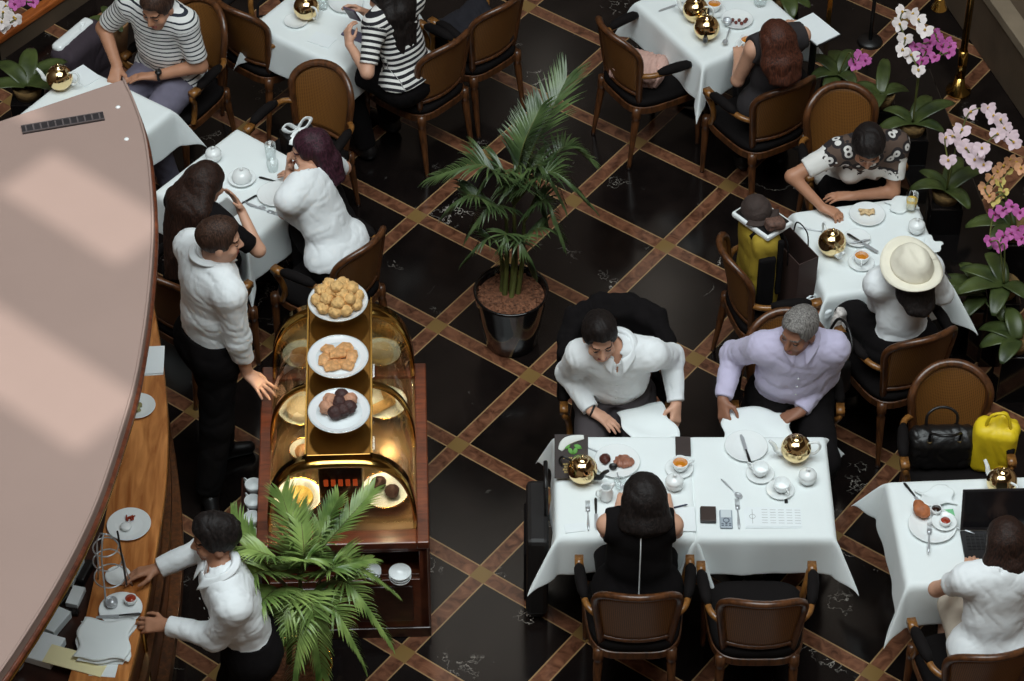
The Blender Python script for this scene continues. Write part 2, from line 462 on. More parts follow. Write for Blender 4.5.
def floor_mat():
    """polished dark marble squares in a lattice of brown stone bands with brass-coloured squares at the crossings"""
    m, nt, b, N, L = node_mat('marble_floor')
    tc = N.new('ShaderNodeTexCoord')
    def math_(op, a, bb=None, c=None):
        n = N.new('ShaderNodeMath'); n.operation = op
        for i, v in enumerate((a, bb, c)):
            if v is None: continue
            if isinstance(v, (int, float)): n.inputs[i].default_value = v
            else: L.new(v, n.inputs[i])
        return n.outputs[0]
    sp = N.new('ShaderNodeSeparateXYZ'); L.new(tc.outputs['Object'], sp.inputs[0])
    X, Y = sp.outputs[0], sp.outputs[1]
    P = .645; ox, oy = -.4162, .1134; ux, uy = .80115, -.59847
    xx = math_('SUBTRACT', X, ox); yy = math_('SUBTRACT', Y, oy)
    u = math_('DIVIDE', math_('ADD', math_('MULTIPLY', xx, ux), math_('MULTIPLY', yy, uy)), P)
    v = math_('DIVIDE', math_('ADD', math_('MULTIPLY', xx, -uy), math_('MULTIPLY', yy, ux)), P)
    du = math_('PINGPONG', u, .5); dv = math_('PINGPONG', v, .5)        # distance to the nearest band line, in pitches
    half = .070
    iu = math_('LESS_THAN', du, half); iv = math_('LESS_THAN', dv, half)
    band = math_('MAXIMUM', iu, iv); cross = math_('MULTIPLY', iu, iv)
    eu = math_('MULTIPLY', iu, math_('GREATER_THAN', du, half-.012)); ev = math_('MULTIPLY', iv, math_('GREATER_THAN', dv, half-.012))
    edge = math_('MAXIMUM', eu, ev)
    # dark marble with sparse white veins, cut differently in every square
    cu = math_('FLOOR', math_('ADD', u, 0.0)); cv = math_('FLOOR', math_('ADD', v, 0.0))
    off = N.new('ShaderNodeCombineXYZ'); L.new(math_('MULTIPLY', cu, 3.7), off.inputs[0]); L.new(math_('MULTIPLY', cv, 5.3), off.inputs[1]); L.new(math_('MULTIPLY', math_('ADD', cu, cv), 1.9), off.inputs[2])
    va = N.new('ShaderNodeVectorMath'); va.operation = 'ADD'; L.new(tc.outputs['Object'], va.inputs[0]); L.new(off.outputs[0], va.inputs[1])
    n1 = N.new('ShaderNodeTexNoise'); n1.inputs['Scale'].default_value = 2.2; n1.inputs['Detail'].default_value = 6; n1.inputs['Roughness'].default_value = .65; L.new(va.outputs[0], n1.inputs['Vector'])
    ab = math_('ABSOLUTE', math_('SUBTRACT', n1.outputs['Fac'], .5))
    vein = N.new('ShaderNodeMapRange'); vein.inputs['From Min'].default_value = .0; vein.inputs['From Max'].default_value = .006; vein.inputs['To Min'].default_value = 1; vein.inputs['To Max'].default_value = 0
    L.new(ab, vein.inputs['Value'])
    n2 = N.new('ShaderNodeTexNoise'); n2.inputs['Scale'].default_value = 3.1; n2.inputs['Detail'].default_value = 5; L.new(va.outputs[0], n2.inputs['Vector'])
    gate = N.new('ShaderNodeMapRange'); gate.inputs['From Min'].default_value = .57; gate.inputs['From Max'].default_value = .70; L.new(n2.outputs['Fac'], gate.inputs['Value'])
    vf = math_('MULTIPLY', vein.outputs[0], gate.outputs[0])
    n3 = N.new('ShaderNodeTexNoise'); n3.inputs['Scale'].default_value = 5; n3.inputs['Detail'].default_value = 8; L.new(va.outputs[0], n3.inputs['Vector'])
    base = N.new('ShaderNodeValToRGB'); base.color_ramp.elements[0].color = lin((12, 9, 9))+(1,); base.color_ramp.elements[1].color = lin((28, 22, 20))+(1,)
    base.color_ramp.elements[0].position = .3; base.color_ramp.elements[1].position = .75
    L.new(n3.outputs['Fac'], base.inputs[0])
    def mixc(f, a, bb):
        n = N.new('ShaderNodeMix'); n.data_type = 'RGBA'; L.new(f, n.inputs['Factor'])
        for s, v in (('A', a), ('B', bb)):
            if isinstance(v, tuple): n.inputs[s].default_value = v
            else: L.new(v, n.inputs[s])
        return n.outputs['Result']
    c = mixc(vf, base.outputs[0], lin((190, 182, 172))+(1,))
    n4 = N.new('ShaderNodeTexNoise'); n4.inputs['Scale'].default_value = 14; n4.inputs['Detail'].default_value = 7; n4.inputs['Distortion'].default_value = 1.2; L.new(tc.outputs['Object'], n4.inputs['Vector'])
    br = N.new('ShaderNodeValToRGB'); br.color_ramp.elements[0].color = lin((70, 42, 30))+(1,); br.color_ramp.elements[1].color = lin((138, 92, 68))+(1,)
    br.color_ramp.elements[0].position = .3; br.color_ramp.elements[1].position = .78
    L.new(n4.outputs['Fac'], br.inputs[0])
    c = mixc(band, c, br.outputs[0])
    c = mixc(edge, c, lin((152, 122, 86))+(1,))
    c = mixc(cross, c, lin((124, 98, 58))+(1,))
    L.new(c, b.inputs['Base Color'])
    b.inputs['Roughness'].default_value = .16
    b.inputs['Specular IOR Level'].default_value = .5
    MATS['floor'] = m
    return m

def cane_mat():
    m, nt, b, N, L = node_mat('woven_cane')
    tc = N.new('ShaderNodeTexCoord')
    mp = N.new('ShaderNodeMapping'); mp.inputs['Scale'].default_value = (1, .0, 1); L.new(tc.outputs['Object'], mp.inputs[0])
    ck = N.new('ShaderNodeTexBrick'); ck.inputs['Scale'].default_value = 1.0
    ck.offset = 0.0
    ck.inputs['Brick Width'].default_value = .009; ck.inputs['Row Height'].default_value = .009; ck.inputs['Mortar Size'].default_value = .0022; ck.inputs['Mortar Smooth'].default_value = .2
    rot = N.new('ShaderNodeMapping'); rot.inputs['Rotation'].default_value = (PI/2, 0, 0); L.new(mp.outputs[0], rot.inputs[0]); L.new(rot.outputs[0], ck.inputs['Vector'])
    ck.inputs['Color1'].default_value = lin((60, 34, 12))+(1,); ck.inputs['Color2'].default_value = lin((70, 40, 14))+(1,); ck.inputs['Mortar'].default_value = lin((134, 88, 40))+(1,)
    L.new(ck.outputs['Color'], b.inputs['Base Color']); b.inputs['Roughness'].default_value = .45
    return m

def canopy_mat():
    m = mat('canopy_fabric', (150, 127, 118), .8, var=.03, vscale=2.0, bump=.15, bscale=400)
    return m

def leaf_mat(name, a, bcol, rough=.35):
    m, nt, b, N, L = node_mat(name)
    tc = N.new('ShaderNodeTexCoord'); n = N.new('ShaderNodeTexNoise'); n.inputs['Scale'].default_value = 7; n.inputs['Detail'].default_value = 3; L.new(tc.outputs['Object'], n.inputs['Vector'])
    r = N.new('ShaderNodeValToRGB'); r.color_ramp.elements[0].position = .3; r.color_ramp.elements[1].position = .7
    r.color_ramp.elements[0].color = lin(a)+(1,); r.color_ramp.elements[1].color = lin(bcol)+(1,)
    L.new(n.outputs['Fac'], r.inputs[0]); L.new(r.outputs[0], b.inputs['Base Color']); b.inputs['Roughness'].default_value = rough
    MATS[name] = m
    return m

M_FLOOR = floor_mat(); M_CANE = cane_mat(); M_CANOPY = canopy_mat()
M_LINEN = mat('white_linen', (230, 236, 236), .85, var=.012, vscale=5, bump=.12, bscale=260, sheen=.2)
M_CHAIR = wood('chair_wood', (52, 29, 15), (102, 61, 31), .36, 5, (9, 9, 2))
M_CHAIRTIP = wood('chair_tip_wood', (104, 64, 28), (150, 102, 48), .34, 8, (9, 9, 3))
M_SEAT = mat('dark_upholstery', (17, 13, 13), .85, spec=.2, var=.15, vscale=30, bump=.2, bscale=300)
M_PORC = mat('white_porcelain', (234, 238, 238), .16, var=.0, coat=.5)
M_GOLD = mat('polished_gold', (240, 214, 162), .10, 1.0, var=.02)
M_BRASS = mat('brass', (206, 168, 92), .14, 1.0, var=.05, vscale=10)
M_SILVER = mat('silver_plate', (196, 200, 204), .32, .55, var=.0)
M_BLACKPL = mat('black_plastic', (24, 22, 22), .4, var=.0)
M_GLASS = glass('clear_glass', (246, 248, 248), thin=.94); M_CASEGLASS = glass('case_glass', (240, 238, 228), thin=.91)
M_TEA = mat('tea', (196, 120, 30), .05, var=.0, coat=.6)
M_COFFEE = mat('dark_coffee', (40, 20, 12), .1, var=.0)
M_JAM = mat('red_jam', (150, 52, 30), .15, var=.2, vscale=60)
M_PAPER = mat('white_paper', (230, 236, 238), .8, var=.01)
M_CREAM = mat('cream_paper', (236, 226, 178), .8, var=.01)
M_SKIN1 = mat('skin_light', (206, 158, 132), .5, var=.05, vscale=26, bump=.05, bscale=300)
M_SKIN2 = mat('skin_tan', (178, 128, 100), .5, var=.05, vscale=26, bump=.05, bscale=300)
M_SKIN3 = mat('skin_brown', (142, 98, 76), .5, var=.06, vscale=26, bump=.05, bscale=300)
M_LIP = mat('lips', (168, 92, 84), .4, var=.0)
M_EYE = mat('dark_eyes', (40, 28, 24), .3, var=.0)
M_HBLACK = hairmat('black_hair', (14, 11, 11), (38, 30, 28))
M_HBROWN = hairmat('brown_hair', (34, 22, 17), (78, 54, 42))
M_HDBROWN = hairmat('dark_brown_hair', (24, 15, 12), (58, 36, 27))
M_HAUBURN = hairmat('auburn_hair', (44, 22, 16), (92, 50, 34))
M_HPURPLE = hairmat('purple_hair', (34, 18, 24), (76, 40, 54))
M_HGREY = hairmat('grey_hair', (82, 78, 76), (150, 146, 142))
M_WSHIRT = mat('white_cotton', (232, 236, 238), .85, var=.015, bump=.1, bscale=200, sheen=.2)
M_LILAC = mat('lilac_cotton', (190, 184, 210), .85, var=.02, bump=.1, bscale=200, sheen=.2)
M_BLACKCL = mat('black_cloth', (16, 13, 14), .95, spec=.2, var=.15, bump=.12, bscale=180)
M_GREYCL = mat('grey_trousers', (66, 60, 62), .9, var=.06, bump=.1, bscale=180)
M_NAVYGREY = mat('slate_trousers', (104, 100, 116), .9, var=.06, bump=.1, bscale=180)
M_BLACKLEA = mat('black_leather', (22, 20, 20), .35, var=.1, bump=.2, bscale=150)
M_MAHOG = wood('mahogany', (70, 32, 20), (118, 62, 38), .3, 4, (2, 10, 2), .5)
M_MAHOGD = wood('dark_mahogany', (34, 17, 12), (62, 32, 22), .35, 4, (2, 2, 10), .4)
M_BAR = wood('bar_top_wood', (146, 84, 40), (216, 146, 84), .18, 3, (8, 1.2, 2), .7)
M_BARSIDE = wood('bar_side_wood', (70, 38, 22), (122, 74, 44), .35, 4, (3, 3, 9), .3)
M_PALM = leaf_mat('palm_leaf', (66, 96, 40), (156, 180, 100))
M_PALMDK = leaf_mat('palm_leaf_dark', (34, 54, 28), (92, 112, 66))
M_STEM = leaf_mat('palm_stem', (58, 66, 30), (104, 106, 52), .5)
M_ORCLEAF = leaf_mat('orchid_leaf', (34, 46, 22), (76, 88, 44), .4)
M_BLACKPOT = mat('black_glazed_pot', (16, 14, 14), .12, var=.0, coat=.5)
M_STONE = mat('grey_stone', (84, 70, 56), .6, var=.12, vscale=6, bump=.15, bscale=60)
M_STONEL = mat('pale_stone', (128, 114, 96), .6, var=.1, vscale=6)

# ---------------------------------------------------------------- people
def ik(a, c, l1, l2, pole):
    """middle joint of a two-bone limb from a to c bending towards pole"""
    a = np.asarray(a, float); c = np.asarray(c, float); d = c-a; L = np.linalg.norm(d); mx = (l1+l2)*.999
    if L > mx: c = a+d/L*mx; d = c-a; L = mx
    x = (l1*l1-l2*l2+L*L)/(2*L); h = math.sqrt(max(0, l1*l1-x*x))
    u = d/L; p = np.asarray(pole, float); p = nrm(p-u*(p@u))
    return a+u*x+p*h, c

def add_hand(s, w, d, n, side, curl, k=1.0, spread=.12, thumb=.5):
    """w wrist, d pointing direction, n palm normal (the side the fingers close to), side +1 if the thumb lies along d x n"""
    d = nrm(d); n = np.asarray(n, float); n = nrm(n-d*(n@d)); t = np.cross(d, n)*side
    pc = w+d*.045*k
    s.cone(w-d*.01, w+d*.03*k, .024*k, .026*k, .012, (n, .75))
    for o in (-.027, -.009, .009, .026):
        s.cone(w+d*.02*k+t*o*.6*k, w+d*.085*k+t*o*k, .0145*k, .0115*k, .012)
    L = {.028: (.040, .026, .020), .0095: (.045, .029, .022), -.0095: (.042, .027, .021), -.027: (.032, .021, .018)}
    for i, (o, ln) in enumerate(L.items()):
        p = w+d*(.085-.006*abs(i-1))*k+t*o*k
        ang = 0.0; lat = spread*(o/.028)
        for j, l in enumerate(ln):
            ang += (curl*(.85, 1.0, .7)[j])
            dr = d*math.cos(ang)+n*math.sin(ang)+t*lat*math.cos(ang)
            q = p+nrm(dr)*l*k
            s.cone(p, q, (.0095, .0086, .0078)[j]*k, (.0088, .0080, .0068)[j]*k, .004)
            p = q
    p0 = w+d*.022*k+t*.022*k+n*.004; p1 = p0+(d*.55+t*.7+n*(.15+thumb*.5))*.040*k
    p2 = p1+nrm(d*.9+t*(.45-thumb*.5)+n*(.1+thumb*.7))*.030*k; p3 = p2+nrm(d*1.0+t*(.2-thumb*.6)+n*(.1+thumb*.7))*.024*k
    s.cone(p0, p1, .0155*k, .0115*k, .012); s.cone(p1, p2, .011*k, .0095*k, .004); s.cone(p2, p3, .0095*k, .0075*k, .003)

class Person: pass

def person(label, hip, face, lean=0.0, sidelean=0.0, twist=0.0, k=1.0, fem=False, girth=1.0, headpos=None, look=(0, 0, 0),
           rh=None, lh=None, rpole=(.35, -.4, -1), lpole=(-.35, -.4, -1), rhand=None, lhand=None, legs=None, skin=None,
           top=None, sleeve=1.0, topcol=None, hem=-.02, bottom=None, hair=None, haircol=None, shoes=None, seed=1, collar=True,
           neckline=None, shoulder=1.0, wrinkle=.005, bottomlen=1.0, beard=None, cuff=True, headscale=1.0, legturn=0.0):
    """face: heading in degrees. Targets are world points; poles are given in the body's own right/forward/up frame."""
    fw = np.array([math.cos(R(face)), math.sin(R(face)), 0]); rt = np.array([fw[1], -fw[0], 0]); up = np.array([0, 0, 1.])
    hip = np.asarray(hip, float)
    axis = nrm(up*math.cos(lean)+fw*math.sin(lean)+rt*math.sin(sidelean))
    Rt = axrot(up, twist); srt = Rt@rt; srt = nrm(srt-axis*(srt@axis)); sf = np.cross(axis, srt); sf = sf if sf@fw > 0 else -sf
    T = .47*k; S = .175*k*(.92 if fem else 1.0)*shoulder
    base = np.array([hip[0], hip[1], 0])
    sc = hip+axis*T                                     # centre between the shoulders
    shR = sc+srt*S; shL = sc-srt*S; nk = sc+axis*.055*k-sf*.01
    if headpos is None: headpos = nk+axis*.15*k+sf*.03
    headpos = np.asarray(headpos, float)
    UA, FA = .285*k, .245*k
    B = lambda v: srt*v[0]+sf*v[1]+axis*v[2]
    rh = hip+rt*.25*k+fw*.2 if rh is None else np.asarray(rh, float); lh = hip-rt*.25*k+fw*.2 if lh is None else np.asarray(lh, float)
    elR, rh = ik(shR, rh, UA, FA, B(rpole)); elL, lh = ik(shL, lh, UA, FA, B(lpole))
    hR = hip+rt*.088*k; hL = hip-rt*.088*k
    TH, SH = .42*k, .41*k
    if legs is None:
        lf = axrot(up, legturn)@fw
        kR = hR+lf*TH+rt*.05-up*.02; kL = hL+lf*TH-rt*.05-up*.02
        aR = np.array([kR[0], kR[1], .085])-lf*.09; aL = np.array([kL[0], kL[1], .085])-lf*.15
        toe = [lf, lf]
    else:
        aR, aL, pR, pL = legs[:4]
        kR, aR = ik(hR, aR, TH, SH, rt*pR[0]+fw*pR[1]+up*pR[2]); kL, aL = ik(hL, aL, TH, SH, rt*pL[0]+fw*pL[1]+up*pL[2])
        toe = legs[4] if len(legs) > 4 else [fw, fw]
    pts = np.array([shR, shL, elR, elL, rh, lh, hR, hL, kR, kL, aR, aL, headpos, headpos+up*.16, headpos+fw*.14])
    lo = pts.min(0)-.22; hi = pts.max(0)+.22; lo[2] = max(lo[2], -.02)
    # head frame
    hf = np.array([math.cos(R(face)+twist+look[0]), math.sin(R(face)+twist+look[0]), 0]); hr = np.array([hf[1], -hf[0], 0])
    Rp = axrot(hr, -look[1]); hf2 = Rp@hf; hu = Rp@up
    Rr = axrot(hf2, look[2]); hr2 = Rr@hr; hu = Rr@hu
    HM = np.stack([hr2, hf2, hu], 1)*1.0
    hs = k**.5*.97*headscale
    H = lambda x, y, z: headpos+HM@(np.array([x, y, z])*hs)
    fm = np.stack([srt, sf, axis], 1)

    def torso(s, g, low=0.0, kk=.05, arms=True):
        w = girth
        s.cone(hR, hL, .098*k*w+g, None, kk)
        s.cone(hip+axis*.02, hip+axis*.2*k, .145*k*w*(.95 if fem else 1)+g, .142*k*w*(.84 if fem else 1)+g, kk, (sf, .74))
        s.cone(hip+axis*.24*k, hip+axis*.40*k, .146*k*w*(.88 if fem else 1)+g, .158*k*(.9 if fem else 1)*(.5+.5*w)*(.4+.6*shoulder)+g, kk, (sf, .70))
        if fem:
            for q in (-1, 1): s.ell(hip+axis*.315*k+sf*.085*k+srt*q*.072*k, np.array([.062, .058, .062])*k+g, fm, .04)
        s.cone(shR-srt*.02, shL+srt*.02, .058*k+g, None, kk)
        for q in (shR, shL): s.cone(nk+(q-nk)*.15, q-axis*.005, .045*k+g, .05*k+g, kk)

    def arm(s, sh, el, wr, g, stop=1.0, k_=.03):
        s.cone(sh-axis*.005, sh+(el-sh)*min(1, stop*2), .058*k*(.86 if fem else 1)+g, (.058+(.042-.058)*min(1, stop*2))*k*(.9 if fem else 1)+g, k_)
        if stop > .5:
            t = (stop-.5)*2
            s.cone(el, el+(wr-el)*t, .0425*k*(.88 if fem else 1)+g, (.0425+(.028-.0425)*t)*k*(.9 if fem else 1)+g, .02)

    def leg(s, h, kn, an, g, stop=1.0, k_=.04):
        s.cone(h, kn, .092*k*(.6+.4*girth)+g, .062*k+g, k_)
        s.cone(kn, kn+(an-kn)*stop, .060*k+g, (.060+(.042-.060)*stop)*k+g, .03)

    # --- the body: one continuous skin
    s = SDF(lo, hi, .0055)
    torso(s, -.012); leg(s, hR, kR, aR, -.008); leg(s, hL, kL, aL, -.008)
    for a, d in ((aR, toe[0]), (aL, toe[1])):
        s.cone(a-up*.035, a-up*.045+nrm(d)*.13, .036, .026, .03)
    arm(s, shR, elR, rh, 0); arm(s, shL, elL, lh, 0)
    ha = dict(dir=None, n=(0, 0, -1), curl=.35, thumb=.4, spread=.12)
    for wr, el, sp, sd in ((rh, elR, rhand, 1), (lh, elL, lhand, -1)):
        q = dict(ha); q.update(sp or {})
        d = wr-el if q['dir'] is None else np.asarray(q['dir'], float)
        # palm down with the fingers ahead: the right thumb lies to the left
        add_hand(s, wr, d, q['n'], sd, q['curl'], k*(.92 if fem else 1.0), q['spread'], q['thumb'])
    s.cone(nk-axis*.03, headpos+HM@V(0, -.012, -.07), .058*k*(.85 if fem else 1), .052*k*(.88 if fem else 1), .03)
    s.ell(H(0, -.012, .035), V(.077, .096, .088)*hs, HM, .03)
    s.ell(H(0, .028, -.045), V(.061, .066, .08)*hs, HM, .03)
    s.ell(H(0, .058, -.098), V(.034, .032, .024)*hs, HM, .03)
    s.ell(H(0, .078, .022), V(.052, .020, .012)*hs, HM, .015)
    for q in (-1, 1):
        s.ell_take(H(.032*q, .106, -.004), V(.020, .018, .014)*hs, HM, .012)
        s.ell(H(.032*q, .082, -.006), V(.014, .012, .011)*hs, HM, .004)
        s.ell(H(.078*q, -.006, -.018), V(.011, .021, .033)*hs, HM, .008)
        s.ell(H(.046*q, .066, -.036), V(.022, .02, .02)*hs, HM, .02)
        s.ell(H(.012*q, .098, -.040), V(.009, .010, .008)*hs, HM, .008)
    s.cone(H(0, .088, .012), H(0, .113, -.036), .009*hs, .0125*hs, .012)
    s.ell(H(0, .093, -.068), V(.022, .010, .0055)*hs, HM, .005)
    s.ell(H(0, .090, -.079), V(.019, .010, .006)*hs, HM, .005)
    v, f = s.mesh(1)
    cen = (v[f].mean(1)-headpos)@HM/hs
    mi = np.zeros(len(f), int)
    front = cen[:, 1] > .07
    mi[front & (np.abs(cen[:, 0]) < .023) & (np.abs(cen[:, 2]+.0735) < .0105) & (cen[:, 1] > .082)] = 1
    for q in (-1, 1):
        mi[front & (((cen[:, 0]-.032*q)/.014)**2+((cen[:, 2]+.006)/.0065)**2 < 1)] = 2
        mi[(cen[:, 1] > .06) & (np.abs(cen[:, 0]-.034*q) < .022) & (np.abs(cen[:, 2]-.021-.002*np.cos((cen[:, 0]-.034*q)*60)) < .005)] = 3
    root = thing('person', label, 'person', base)
    hm = haircol or M_HBLACK
    mk('body', v-base, f, [skin, M_LIP, M_EYE, hm], root, mi=mi)

    P = Person(); P.__dict__.update(root=root, base=base, hip=hip, axis=axis, fw=fw, rt=rt, srt=srt, sf=sf, shR=shR, shL=shL, elR=elR, elL=elL,
                                    rh=rh, lh=lh, nk=nk, sc=sc, head=headpos, HM=HM, hs=hs, H=H, k=k, kR=kR, kL=kL, aR=aR, aL=aL, lo=lo, hi=hi)
    # --- trousers / skirt
    if bottom is not None:
        s = SDF(np.minimum(np.minimum(aR, aL), hip)-.25, np.maximum(np.maximum(kR, kL), hip)+.3, .0085)
        tk = .024 if (collar and top is not None) else .008
        s.cone(hR, hL, .098*k*girth+tk, None, .05)
        s.cone(hip+axis*.0, hip+axis*.115*k, .145*k*girth*(.95 if fem else 1)+tk, .142*k*girth*(.86 if fem else 1)+tk, .05, (sf, .76))
        for h, kn, an in ((hR, kR, aR), (hL, kL, aL)):
            s.cone(h, kn, .094*k*(.6+.4*girth)+.012, .066*k+.012, .05)
            if bottomlen > .5: s.cone(kn, kn+(an-kn)*(bottomlen*2-1), .064*k+.012, .056*k+.006, .03)
        s.wrinkle(.006, 16, seed+50)
        s.cut(hip+axis*.115*k, axis+up*1.6, .25*k*max(1, girth))
        if bottomlen > .9:
            for kn, an in ((kR, aR), (kL, aL)): s.cut(an+up*.0, an-kn, .14)
        v, f = s.mesh(1); mk('trousers' if bottomlen > .6 else 'skirt', v-base, f, bottom, root)
    # --- top
    if top is not None:
        hh = .0062
        s = SDF(np.minimum(np.minimum(np.minimum(shR, shL), np.minimum(elR, elL)), np.minimum(np.minimum(rh, lh), hip))-.2,
                np.maximum(np.maximum(np.maximum(shR, shL), np.maximum(elR, elL)), np.maximum(np.maximum(rh, lh), nk))+.16, hh)
        g = .011
        torso(s, g)
        if not collar: s.cone(hR+axis*.02, hL+axis*.02, .098*k*girth+.026, None, .05)
        if sleeve > 0:
            st = sleeve
            gs = .012 if sleeve < .5 else .014
            arm(s, shR, elR, rh, gs, st, .035); arm(s, shL, elL, lh, gs, st, .035)
        if sleeve > .9:
            # cloth gathers around the elbows
            for el in (elR, elL): s.ell(el, (.056*k, .056*k, .056*k), None, .03)
        s.wrinkle(wrinkle*.8, 12, seed, (.75, .75, 1.5) if collar else (1, 1, .75))
        s.wrinkle(wrinkle*.45, 42, seed+9)
        if sleeve > .9 and cuff:
            for el, wr in ((elR, rh), (elL, lh)):
                u = nrm(wr-el); s.cone(wr-u*.055, wr-u*.012, .040*k, .041*k, .008)
                s.cut(wr-u*.012, u, .09)
        elif sleeve > 0:
            for sh, el, wr in ((shR, elR, rh), (shL, elL, lh)):
                if sleeve <= .5: s.cut(sh+(el-sh)*(sleeve*2-.02), el-sh, .10*k)
                else: u = wr-el; s.cut(el+u*((sleeve-.5)*2-.02), u, .10*k)
        else:
            for sh, q in ((shR, 1), (shL, -1)): s.cut(sh+srt*q*.012-axis*.0, srt*q+axis*.10, .17)
        s.cut(hip+axis*hem*k, -axis if collar else -(axis*.4+up))
        nl = neckline or (.062 if collar else .085)
        if collar:
            # the open neck; the turned-down collar is a part of its own
            s.cone_take(nk+sf*.05*k+axis*.02, nk+sf*.105*k-axis*.06*k, .030*k, .010*k, .008)
        s.cone_take(nk-axis*.0+sf*.012, headpos, nl*.86*k, nl*.9*k, .006)
        v, f = s.mesh(1)
        # distance along the cloth, for knitted stripes and prints
        ax_t = (v-hip)@axis
        al = ax_t.copy()
        for sh, el, q in ((shR, elR, 1), (shL, elL, -1)):
            u = nrm(el-sh); out = (v-sc)@srt*q
            t = (v-sh)@u
            m = (out > S-.01) & (t > .02)
            al[m] = (sh-hip)@axis-t[m]
        mk(top, v-base, f, topcol, root, attrs={'along': al})
        if collar:
            def cf(u, v_):
                a = R(90)+R(16)+(2*PI-2*R(16))*u; fr = max(0, math.sin(a)); ed = math.exp(-min(u, 1-u)*14)
                r_ = (.064+.034*v_+.012*ed*v_)*k; h_ = .074-.032*fr-(.030+.040*ed)*v_
                if v_ < .3: r_ = (.060+.058*v_)*k; h_ = .050-.032*fr+.05*v_
                return nk+srt*math.cos(a)*r_*1.02+sf*(math.sin(a)*r_*1.06+.010+.018*ed*v_)+axis*h_*k-base
            m_ = MB(); m_.sheet(cf, 40, 6, .004); m_.build('collar', topcol, root)
        if collar and sleeve > .9:
            for i in range(5):
                b = MB()
                t = .40-.075*i
                o = hip+axis*t*k; d = (.158 if t > .24 else .142)*.70*k*(.5+.5*girth)+.019+.004
                b.lathe([(0, .003), (.005, .002), (.006, 0), (0, -.001)], 8, o+sf*d-base, np.stack([srt, axis, sf], 1))
                b.build('button', M_PORC, root)
    if shoes is not None:
        for a, d, kn in ((aR, toe[0], kR), (aL, toe[1], kL)):
            d = nrm(d); s = SDF(np.minimum(a, a+d*.2)-.12, np.maximum(a, a+d*.2)+.12, .006)
            s.cone(a-up*.03-d*.03, a-up*.047+d*.14, .046, .036, .03); s.cone(a-up*.03, a+up*.02, .046, .046, .03)
            s.cut(V(a[0], a[1], .004), V(0, 0, -1)); s.cut(a+up*.022, up)
            v, f = s.mesh(1); mk('shoe', v-base, f, shoes, root)
    if hair is not None:
        s = SDF(headpos-V(.24, .24, .55), headpos+V(.24, .24, .24), .0055)
        hair(s, P)
        v, f = s.mesh(1); mk('hair', v-base, f, haircol, root)
    return P

def hair_short(vol=.012, fringe=.062, wav=.003, top=.0, nape=-.075):
    def g(s, P):
        H, HM, hs = P.H, P.HM, P.hs
        s.ell(H(0, -.014, .037), (V(.077, .096, .088)+vol)*hs, HM, .02)
        s.ell(H(0, .02, .07+top), V(.066, .075, .058+top)*hs, HM, .03)
        s.wrinkle(wav, 60, 3)
        # forehead and face stay free, sides end above and behind the ears
        s.box_take(H(0, .14, -.11+fringe), V(.12, .075, .11)*hs, HM, .03, .01)
        s.box_take(H(0, .06, -.14), V(.12, .10, .10)*hs, HM, .02, .008)
        s.box_take(H(0, .10, -.03), V(.12, .055, .06)*hs, HM, .03, .01)
        s.box_take(H(0, -.05, nape-.12), V(.14, .14, .10)*hs, HM, .02, .008)
    return g

def hair_long(length=.32, width=.085, back=.05, face=True, vol=.016, ends=None, fringe=.055, sidefront=.0, drop=None, thick=.05):
    """hair that falls from the crown over the neck and back"""
    def g(s, P):
        H, HM, hs = P.H, P.HM, P.hs
        s.ell(H(0, -.014, .037), (V(.077, .096, .088)+vol)*hs, HM, .02)
        end = np.asarray(drop, float) if drop is not None else None
        for q in (-1, -.5, 0, .5, 1):
            a = H(.055*q, -.05, .03); m = H(width*.95*q, -.085+.03*abs(q), -.09)-P.sf*back*.35
            if end is None: e = m+V(0, 0, -1)*(length-.09-.015*abs(q))-P.sf*back
            else: e = end+P.srt*width*q*1.0
            s.cone(a, m, .05*hs, thick*hs, .03); s.cone(m, e, thick*hs, thick*.55*hs, .03)
        for q in (-1, 1):
            if sidefront > 0: s.cone(H(.07*q, .03, .02), H(.078*q, .045, -sidefront), .028*hs, .02*hs, .02)
        s.wrinkle(.0035, 55, 5, (1, 1, .35))
        s.box_take(H(0, .145, -.11+fringe), V(.062, .095, .11)*hs, HM, .03, .015)
    return g

